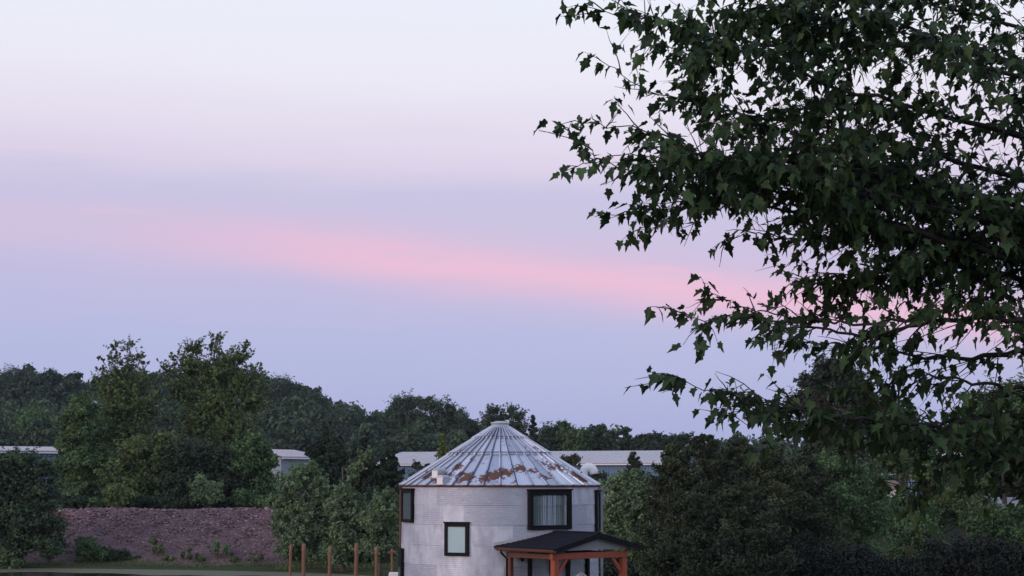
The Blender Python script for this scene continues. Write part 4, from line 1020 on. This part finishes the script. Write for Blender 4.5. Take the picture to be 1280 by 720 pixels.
# ridge cap, fascia on the gable, flashing on the wall
mb = MB(); mb.beam(pp(W_/2, -.02, zP+th+.015), pp(W_/2, inner(W_/2), zP+th+.015), .22, .03); mb.build('ridge_cap', M['shingle'], pr)
for ua, ub in ((-.05, W_/2), (W_+.05, W_/2)):
    mb = MB(); za = zE if ua < 1 or ua > W_ else zP
    mb.beam(pp(ua, -.03, zE+.0), pp(ub, -.03, zP+.0), .035, .17, up=(0, 0, 1)); mb.build('fascia', M['black'], pr)
mb = MB(); pv = None
for k in range(25):
    u = W_*k/24*.75; z = zE+(zP-zE)*(1-abs(u-W_/2)/(W_/2))+th+.06; q_ = pp(u, inner(u), z); 
    if pv: mb.beam(pv, q_, .03, .10)
    pv = q_
mb.build('flashing', M['hood'], pr)
mb = MB(); ins = .42; zg = zE-.02
mb.add([pp(ins, .16, zg+.02), pp(W_-ins, .16, zg+.02), pp(W_-ins, .16, zg+.06), pp(W_/2, .16, zP-.01), pp(ins, .16, zg+.06)], [(0, 1, 2, 3, 4)])
mb.add([pp(ins, .20, zg+.02), pp(W_-ins, .20, zg+.02), pp(W_-ins, .20, zg+.06), pp(W_/2, .20, zP-.01), pp(ins, .20, zg+.06)], [(4, 3, 2, 1, 0)])
mb.build('gable_siding', M['gable'], pr)
# posts and beams
po = .12; u0, u1, v0, v1 = .26, W_-.62, .32, 2.55
PW = .21; zB = zE-.06; zb0 = zB-.24
for nm, u, v in (('post', u0, v0), ('post', u1, v0)):
    mb = MB(); c = pp(u, v, 0); mb.box((c.x, c.y, (.15+zb0)/2), (PW, PW, zb0-.15), rz=PA); mb.build(nm, M['wood'], bin_, bevel=.012)
cw = pp(u0, 2.62, 0); mb = MB(); mb.box((cw.x, cw.y, (.15+zb0)/2), (.15, .15, zb0-.15), rz=PA); mb.build('post', M['wood_dark'], bin_, bevel=.01)
cw = pp(u1, 2.62, 0); mb = MB(); mb.box((cw.x, cw.y, (.15+zb0)/2), (.12, .12, zb0-.15), rz=PA); mb.build('post', M['wood_dark'], bin_, bevel=.01)
mb = MB(); mb.beam(pp(u0-.16, v0, zb0+.115), pp(u1+.16, v0, zb0+.115), .16, .21); mb.build('front_beam', M['wood'], bin_, bevel=.01)
mb = MB(); mb.beam(pp(u0, v0+.09, zb0+.10), pp(u0, 2.78, zb0+.10), .13, .17); mb.build('side_beam', M['wood_dark'], bin_, bevel=.01)
mb = MB(); mb.beam(pp(u1, v0+.09, zb0+.10), pp(u1, 2.7, zb0+.10), .13, .17); mb.build('side_beam', M['wood_dark'], bin_, bevel=.01)
for (ua, s_) in ((u0, 1), (u1, -1)):
    mb = MB(); mb.beam(pp(ua+s_*.08, v0, zb0-.50), pp(ua+s_*.55, v0, zb0+.03), .09, .10); mb.build('brace', M['wood'], bin_, bevel=.006)
# rafters under the roof
for k in range(5):
    v = .5+k*.45
    for (ua, ub) in ((.08, W_/2), (W_-.08, W_/2)):
        if v < min(inner(ua), inner(ub)):
            mb = MB(); mb.beam(pp(ua, v, zE-.045), pp(ub, v, zP-.045), .05, .08); mb.build('rafter', M['wood_dark'], bin_)
# gutter along the left eave with its downspout
mb = MB()
g0_, g1_ = pp(-.06, -.05, zE+.02), pp(-.06, 3.0, zE+.02)
vs = []; K = 8
for e in (g0_, g1_):
    for k in range(K+1):
        b_ = math.pi+math.pi*k/K; vs.append(e+Tt*(math.cos(b_)*.065)+Vector((0, 0, math.sin(b_)*.075)))
mb.add(vs, [(k, k+1, K+2+k, K+1+k) for k in range(K)]+[tuple(range(K+1))[::-1], tuple(range(K+1, 2*K+2))]); mb.beam(pp(-.13, -.05, zE+.03), pp(-.13, 3.0, zE+.03), .018, .03)
gt = mb.build('gutter', M['wood_dark'], pr)
mb = MB(); e = pp(-.06, 2.75, zE-.05); f_ = pp(u0-.08, 2.72, zE-.34)
mb.tube([e, e+Vector((0, 0, -.08)), f_, Vector((f_.x, f_.y, .2))], .04, 8); mb.build('downspout', M['black'], bin_)
# floor of the porch
mb = MB(); c = pp(W_/2-.1, 1.5, 0); mb.box((c.x, c.y, .06), (3.9, 3.3, .14), rz=PA); mb.build('porch_floor', M['concrete'], bin_)
# white chair on the porch
cc_ = pp(2.35, .95, 0); wp = Vector((cc_.x+BX, cc_.y+BY, .13))
tgt = at(734, 716, wp.y).z-.13
root = empty('porch_chair', (at(734, 716, wp.y).x, wp.y, .13), PA); tag(root, 'white round-backed chair on the porch, only its top showing', 'chair')
sc_ = tgt/1.0
mb = MB(); mb.tube([(-.28, .2, .45*sc_), (-.30, .26, .7*sc_), (-.22, .30, .93*sc_), (0, .32, 1.0*sc_), (.22, .30, .93*sc_), (.30, .26, .7*sc_), (.28, .2, .45*sc_)], .028, 8)
for x in (-.15, -.05, .05, .15): mb.beam((x, .24, .47*sc_), (x, .31, .97*sc_), .07, .015, up=(1, 0, 0))
mb.build('backrest', M['white'], root)
mb = MB(); mb.box((0, 0, .44*sc_), (.54, .5, .04)); mb.build('seat', M['white'], root, bevel=.012)
for x in (-.24, .24):
    for y in (-.22, .22):
        mb = MB(); mb.tube([(x, y, .42*sc_), (x*1.12, y*1.12, 0)], [.024, .018], 8); mb.build('leg', M['white'], root)

# ------------------------------------------------------------------ evening air
hm = bpy.data.materials.new('evening_air'); hm.use_nodes = True; hn = hm.node_tree; hn.nodes.clear()
ho = hn.nodes.new('ShaderNodeOutputMaterial'); hv = hn.nodes.new('ShaderNodeVolumePrincipled')
hv.inputs['Color'].default_value = (0.72, 0.80, 1.0, 1); hv.inputs['Density'].default_value = HAZE; hv.inputs['Anisotropy'].default_value = 0.0
hn.links.new(hv.outputs[0], ho.inputs['Volume'])
mb = MB(); mb.box((0, 600, 24), (2900, 1900, 64)); o = mb.build('haze', hm); tag(o, 'thin bluish evening haze over the fields and hills', 'haze', kind='stuff')

# ------------------------------------------------------------------ foreground maple
def maple():
    rg = np.random.default_rng(77); rr = random.Random(77)
    bx, by = 6.4, 14.2; g0 = gz_(bx, by); root = empty('maple_tree', (bx, by, g0))
    tag(root, 'dark leafy maple in the foreground, its branches reaching in from the right over the sky', 'tree')
    O = Vector((bx, by, g0))
    tr = MB()
    tp = [Vector((0, 0, -.5)), Vector((0.05, 0, 1.0)), Vector((-.05, .05, 3.0)), Vector((.05, 0, 5.5)), Vector((0, .1, 8.0)), Vector((.2, 0, 10.5))]
    tr.tube(tp, [.34, .26, .22, .17, .10, .04], 12); tr.build('trunk', M['bark_maple'], root)
    # boughs followed from the photograph: (pixel x, pixel y, distance) from the trunk side to the tip
    B = [
     [(1380, 120, 13.6), (1180, 60, 13.0), (1000, 60, 12.6), (880, 40, 12.3), (800, 22, 12.1), (722, 8, 12.0)],
     [(1380, 200, 13.2), (1200, 150, 12.4), (1050, 110, 11.9), (940, 60, 11.6), (860, 70, 11.5), (790, 25, 11.4)],
     [(1390, 260, 13.8), (1200, 200, 13.4), (1060, 165, 13.0), (960, 150, 12.8), (880, 130, 12.6), (800, 108, 12.5), (745, 70, 12.4)],
     [(1400, 300, 13.6), (1240, 260, 12.8), (1120, 215, 12.3), (1010, 200, 12.0), (900, 205, 11.8), (830, 170, 11.6), (770, 158, 11.6), (712, 152, 11.5)],
     [(1400, 300, 14.0), (1180, 230, 13.2), (1060, 215, 12.9), (930, 215, 12.7), (850, 200, 12.5), (790, 215, 12.5), (745, 192, 12.4), (704, 160, 12.4)],
     [(1400, 320, 13.2), (1150, 255, 12.2), (1040, 225, 11.8), (950, 210, 11.6), (870, 200, 11.4), (790, 195, 11.3), (710, 207, 11.2)],
     [(1400, 340, 14.2), (1200, 300, 13.6), (1060, 268, 13.0), (980, 262, 12.8), (900, 250, 12.6), (820, 262, 12.5), (756, 268, 12.4)],
     [(1300, 330, 13.0), (1120, 285, 12.2), (1030, 250, 12.0), (940, 240, 11.9), (860, 262, 11.8), (790, 290, 11.8)],
     [(1400, 360, 13.6), (1200, 300, 12.8), (1090, 290, 12.5), (1000, 300, 12.3), (950, 290, 12.2), (905, 300, 12.2)],
     [(1400, 400, 13.8), (1260, 345, 13.2), (1170, 330, 12.8), (1090, 345, 12.6), (1030, 345, 12.5), (982, 360, 12.4)],
     [(1400, 420, 13.0), (1280, 400, 12.6), (1180, 400, 12.2), (1090, 418, 12.0), (1010, 408, 11.8), (940, 396, 11.7), (870, 397, 11.6), (828, 383, 11.6)],
     [(1180, 400, 12.2), (1080, 405, 12.3), (1010, 400, 12.4), (950, 388, 12.4), (910, 378, 12.3), (880, 357, 12.3)],
     [(1400, 470, 14.0), (1290, 440, 13.5), (1200, 450, 13.1), (1120, 440, 12.8), (1050, 430, 12.6), (985, 428, 12.5)],
     [(1420, 540, 13.6), (1280, 520, 12.8), (1180, 530, 12.3), (1080, 525, 11.9), (1000, 512, 11.7), (930, 498, 11.5), (888, 488, 11.4), (840, 468, 11.3)],
     [(1420, 560, 14.2), (1300, 540, 13.6), (1190, 545, 13.2), (1090, 548, 12.9), (1010, 530, 12.7), (950, 512, 12.6), (905, 520, 12.5)],
     [(1420, 570, 13.2), (1300, 575, 12.6), (1200, 560, 12.2), (1110, 540, 12.0), (1020, 520, 11.9), (940, 492, 11.8)],
     [(1420, 600, 13.8), (1300, 590, 13.3), (1220, 580, 13.0), (1160, 600, 12.8), (1140, 630, 12.7), (1148, 662, 12.6)],
     [(1420, 500, 13.2), (1300, 490, 12.9), (1230, 480, 12.6), (1150, 470, 12.4), (1090, 480, 12.3), (1040, 490, 12.2)],
     [(1420, 620, 13.3), (1320, 600, 12.9), (1260, 610, 12.7), (1210, 612, 12.6)],
     [(1400, 60, 13.8), (1220, 20, 13.4), (1100, -10, 13.2), (980, 10, 13.0)],
     [(1400, 100, 12.6), (1250, 90, 12.2), (1120, 30, 11.9), (1020, 20, 11.8), (930, -5, 11.8)],
    ]
    DEN = np.array([  # wanted leaf cover on a coarse grid: rows every 40 px from y=20, columns every 80 px from x=720
     [.45, .85, .95, .85, .95, .95, .9, .9], [.15, .6, .95, .7, .95, 1, .9, .8], [.1, .55, .9, .85, .9, .95, .95, .95], [.35, .55, .9, .9, .95, .95, .9, .9],
     [.4, .6, .8, .9, .95, 1, .95, .95], [.3, .8, .95, .85, .95, 1, .9, .95], [.1, .7, .8, .6, .9, .95, 1, .9], [.0, .15, .5, .55, .6, .9, 1, .95],
     [.0, .0, .2, .4, .6, .85, 1, 1], [.0, .3, .6, .5, .8, .95, 1, 1], [.0, .2, .45, .65, .5, .7, .45, .6], [.0, .35, .35, .35, .35, .65, .45, .55],
     [.0, .4, .65, .65, .5, .75, .65, .65], [.0, .0, .4, .75, .8, .8, .8, .75], [.0, .0, .0, .2, .4, .55, .7, .7], [.0, .0, .0, .05, .1, .45, .4, .4], [0, 0, 0, 0, 0, .35, .15, .2], [0, 0, 0, 0, 0, 0, 0, 0]])
    def den(px, py):
        i = (py-20)/40; j = (px-720)/80
        i = min(max(i, 0), 16.99); 
        if j < -.6: return 0
        j = min(max(j, 0), 6.99); a, b_ = int(i), int(j); fi, fj = i-a, j-b_
        return DEN[a, b_]*(1-fi)*(1-fj)+DEN[a+1, b_]*fi*(1-fj)+DEN[a, b_+1]*(1-fi)*fj+DEN[a+1, b_+1]*fi*fj
    bm_ = MB(); anchors = []
    def leafspots(P, spacing, force):
        for i in range(len(P)-1):
            seg = P[i+1]-P[i]; L = seg.length; k = max(1, int(L/spacing))
            for j in range(k):
                anchors.append((P[i]+seg*((j+rr.random())/k), seg.normalized(), force))
    def twig(p, d, L, r, level, force=False):
        K = 4; P = [p]; q = p.copy(); dd = d.copy()
        for k in range(K):
            dd = (dd+Vector((rr.gauss(0, .16), rr.gauss(0, .16), rr.gauss(-.035, .13)))).normalized(); q = q+dd*(L/K); P.append(q.copy())
        e = np.array(P[-1]); ex, ey = proj(e)
        if not force:
            mid = np.array(P[2]); mx, my = proj(mid)
            for (xx, yy) in ((ex, ey), (mx, my)):
                if -20 < yy < 740 and xx < 1290 and rr.random() > den(float(xx), float(yy))**1.2*1.12: return
        bm_.tube([v-O for v in P], [r*(1-.75*k/K) for k in range(K+1)], 5, caps=False)
        leafspots(P, .042 if level else .052, force)
        if level > 0:
            for k in range(3):
                i = rr.choice((1, 2, 3)); sd_ = dd.cross(Vector((rr.gauss(0, 1), rr.gauss(0, 1), rr.gauss(0, 1)))).normalized()
                twig(P[i], (dd*.75+sd_*.7).normalized(), L*rr.uniform(.4, .65), r*.55, level-1, force)
    for bi, pts in enumerate(B):
        Q = [at(x, y, d) for x, y, d in pts]
        # smooth interpolation
        S = []
        for i in range(len(Q)-1):
            p0, p1, p2, p3 = Q[max(i-1, 0)], Q[i], Q[i+1], Q[min(i+2, len(Q)-1)]
            for k in range(6):
                t_ = k/6; S.append(.5*((2*p1)+(p2-p0)*t_+(2*p0-5*p1+4*p2-p3)*t_*t_+(3*p1-p0-3*p2+p3)*t_**3)+Vector((rr.gauss(0, .012), rr.gauss(0, .012), rr.gauss(0, .012))))
        S.append(Q[-1])
        tz = min(max(S[0].z-g0-1.2, 1.8), 9.0)
        start = O+Vector((0, 0.03, tz)); S = [start, start.lerp(S[0], .5)+Vector((0, 0, .12))]+S
        n_ = len(S); r0 = .030 if bi % 3 else .042
        if bi in (11,): S = S[2:]; n_ = len(S); r0 = .012
        bm_.tube([v-O for v in S], [r0*(1-k/(n_-1))**1.9+.0030 for k in range(n_)], 7, caps=False)
        for k in range(3, n_-1):
            d = (S[k+1]-S[k]).normalized(); f = k/n_
            for _ in range(3 if (f < .5 or bi >= 9) else 2):
                sd_ = Vector((rr.gauss(-.2, .5), rr.gauss(0, 1.0), rr.gauss(-.05, .55))).normalized()
                twig(S[k], (d*.8+sd_*.8).normalized(), rr.uniform(.30, .75)*(1.15-.6*f), .006, 1 if f < .9 else 0)
        leafspots(S[int(n_*.62):], .036, True)
        twig(S[-2], (S[-1]-S[-2]).normalized(), .16, .004, 0, True)
    # boughs on the side away from the picture, so that the crown is whole
    for k in range(16):
        a = rr.uniform(-1.6, 1.9); zz = rr.uniform(3.0, 9.5); L = rr.uniform(2.0, 3.6)*(1.15-zz/14)
        d = Vector((math.cos(a), math.sin(a), rr.uniform(.1, .5))); P = [O+Vector((0, 0, zz))]
        for j in range(9):
            P.append(P[-1]+(d+Vector((rr.gauss(0, .15), rr.gauss(0, .15), rr.gauss(0, .1)-.03*j))).normalized()*L/9)
        if proj(np.array(P[-1]))[0] < 1330 and P[-1].y > 0: continue
        bm_.tube([v-O for v in P], [.05*(1-j/9)+.004 for j in range(10)], 6, caps=False)
        for j in range(3, 10):
            for _ in range(4):
                sd_ = Vector((rr.gauss(0, 1), rr.gauss(0, 1), rr.gauss(0, .5))).normalized()
                twig(P[j], (d*.6+sd_*.8).normalized(), rr.uniform(.35, .8), .007, 1)
    bm_.build('branches', M['bark_maple'], root)
    # leaves: five-lobed blades, hanging from their stalks
    A = np.array([tuple(a[0]) for a in anchors]); Dn = np.array([tuple(a[1]) for a in anchors]); Fo = np.array([a[2] for a in anchors])
    px, py = proj(A)
    keep = np.array([(f and True) or not (x < 1290 and -10 < y < 740) or rr.random() < .26+.46*den(float(x), float(y)) for x, y, f in zip(px, py, Fo)])
    A, Dn = A[keep], Dn[keep]
    n_ = len(A)
    size = rg.uniform(.060, .135, n_)
    hd = rg.normal(0, 1, (n_, 3)); hd[:, 2] = rg.normal(-.25, .35, n_); hd = hd*.8+Dn*.6; hd /= np.linalg.norm(hd, axis=1, keepdims=True)
    base = A+hd*rg.uniform(.02, .06, n_)[:, None]
    T = hd*.75+np.stack([rg.normal(-.05, .3, n_), rg.normal(0, .3, n_), rg.normal(-.62, .35, n_)], -1); T /= np.linalg.norm(T, axis=1, keepdims=True)
    Nn = np.stack([rg.normal(0, .55, n_), rg.normal(0, .7, n_), rg.normal(.95, .45, n_)], -1)
    Nn -= T*(T*Nn).sum(1, keepdims=True); Nn /= np.linalg.norm(Nn, axis=1, keepdims=True); Bn = np.cross(Nn, T)
    half = [(0, 0), (.16, -.05), (.34, .02), (.28, .18), (.52, .36), (.34, .42), (.36, .50), (.20, .52), (.16, .72), (0, 1.0)]
    outl = half+[(-x, y) for x, y in half[-2:0:-1]]
    m_ = len(outl); ctr = (0, .38)
    pts = np.array(outl+[ctr])
    wv = rg.uniform(.5, .95, (n_, 1)); fold = rg.uniform(.05, .5, (n_, 1)); curl = rg.uniform(-.1, .4, (n_, 1))
    x = pts[None, :, 0]*wv; y = pts[None, :, 1]+rg.normal(0, .025, (n_, m_+1)); 
    z = np.abs(x)*fold-curl*y*y
    V = base[:, None]+(Bn[:, None]*x[..., None]+T[:, None]*y[..., None]+Nn[:, None]*z[..., None])*size[:, None, None]
    tri = np.array([(m_, i, (i+1) % m_) for i in range(m_)])
    Fc = (tri[None]+(m_+1)*np.arange(n_)[:, None, None]).reshape(-1, 3)
    tint = np.repeat(np.clip(.4+rg.normal(0, .22, n_)+.6*(rg.uniform(0, 1, n_) > .975), 0, 1), m_)
    V = V.reshape(-1, 3)-np.array(O)
    np_mesh('leaves', V, Fc, G['maple'], tint, parent=root)
    # leaf stalks
    w2 = np.stack([A-.0006, A+.0006, base], 1).reshape(-1, 3)-np.array(O)
    np_mesh('leaf_stalks', w2, np.arange(3*n_).reshape(-1, 3), M['bark_maple'], parent=root)
    print('maple leaves', n_)
maple()
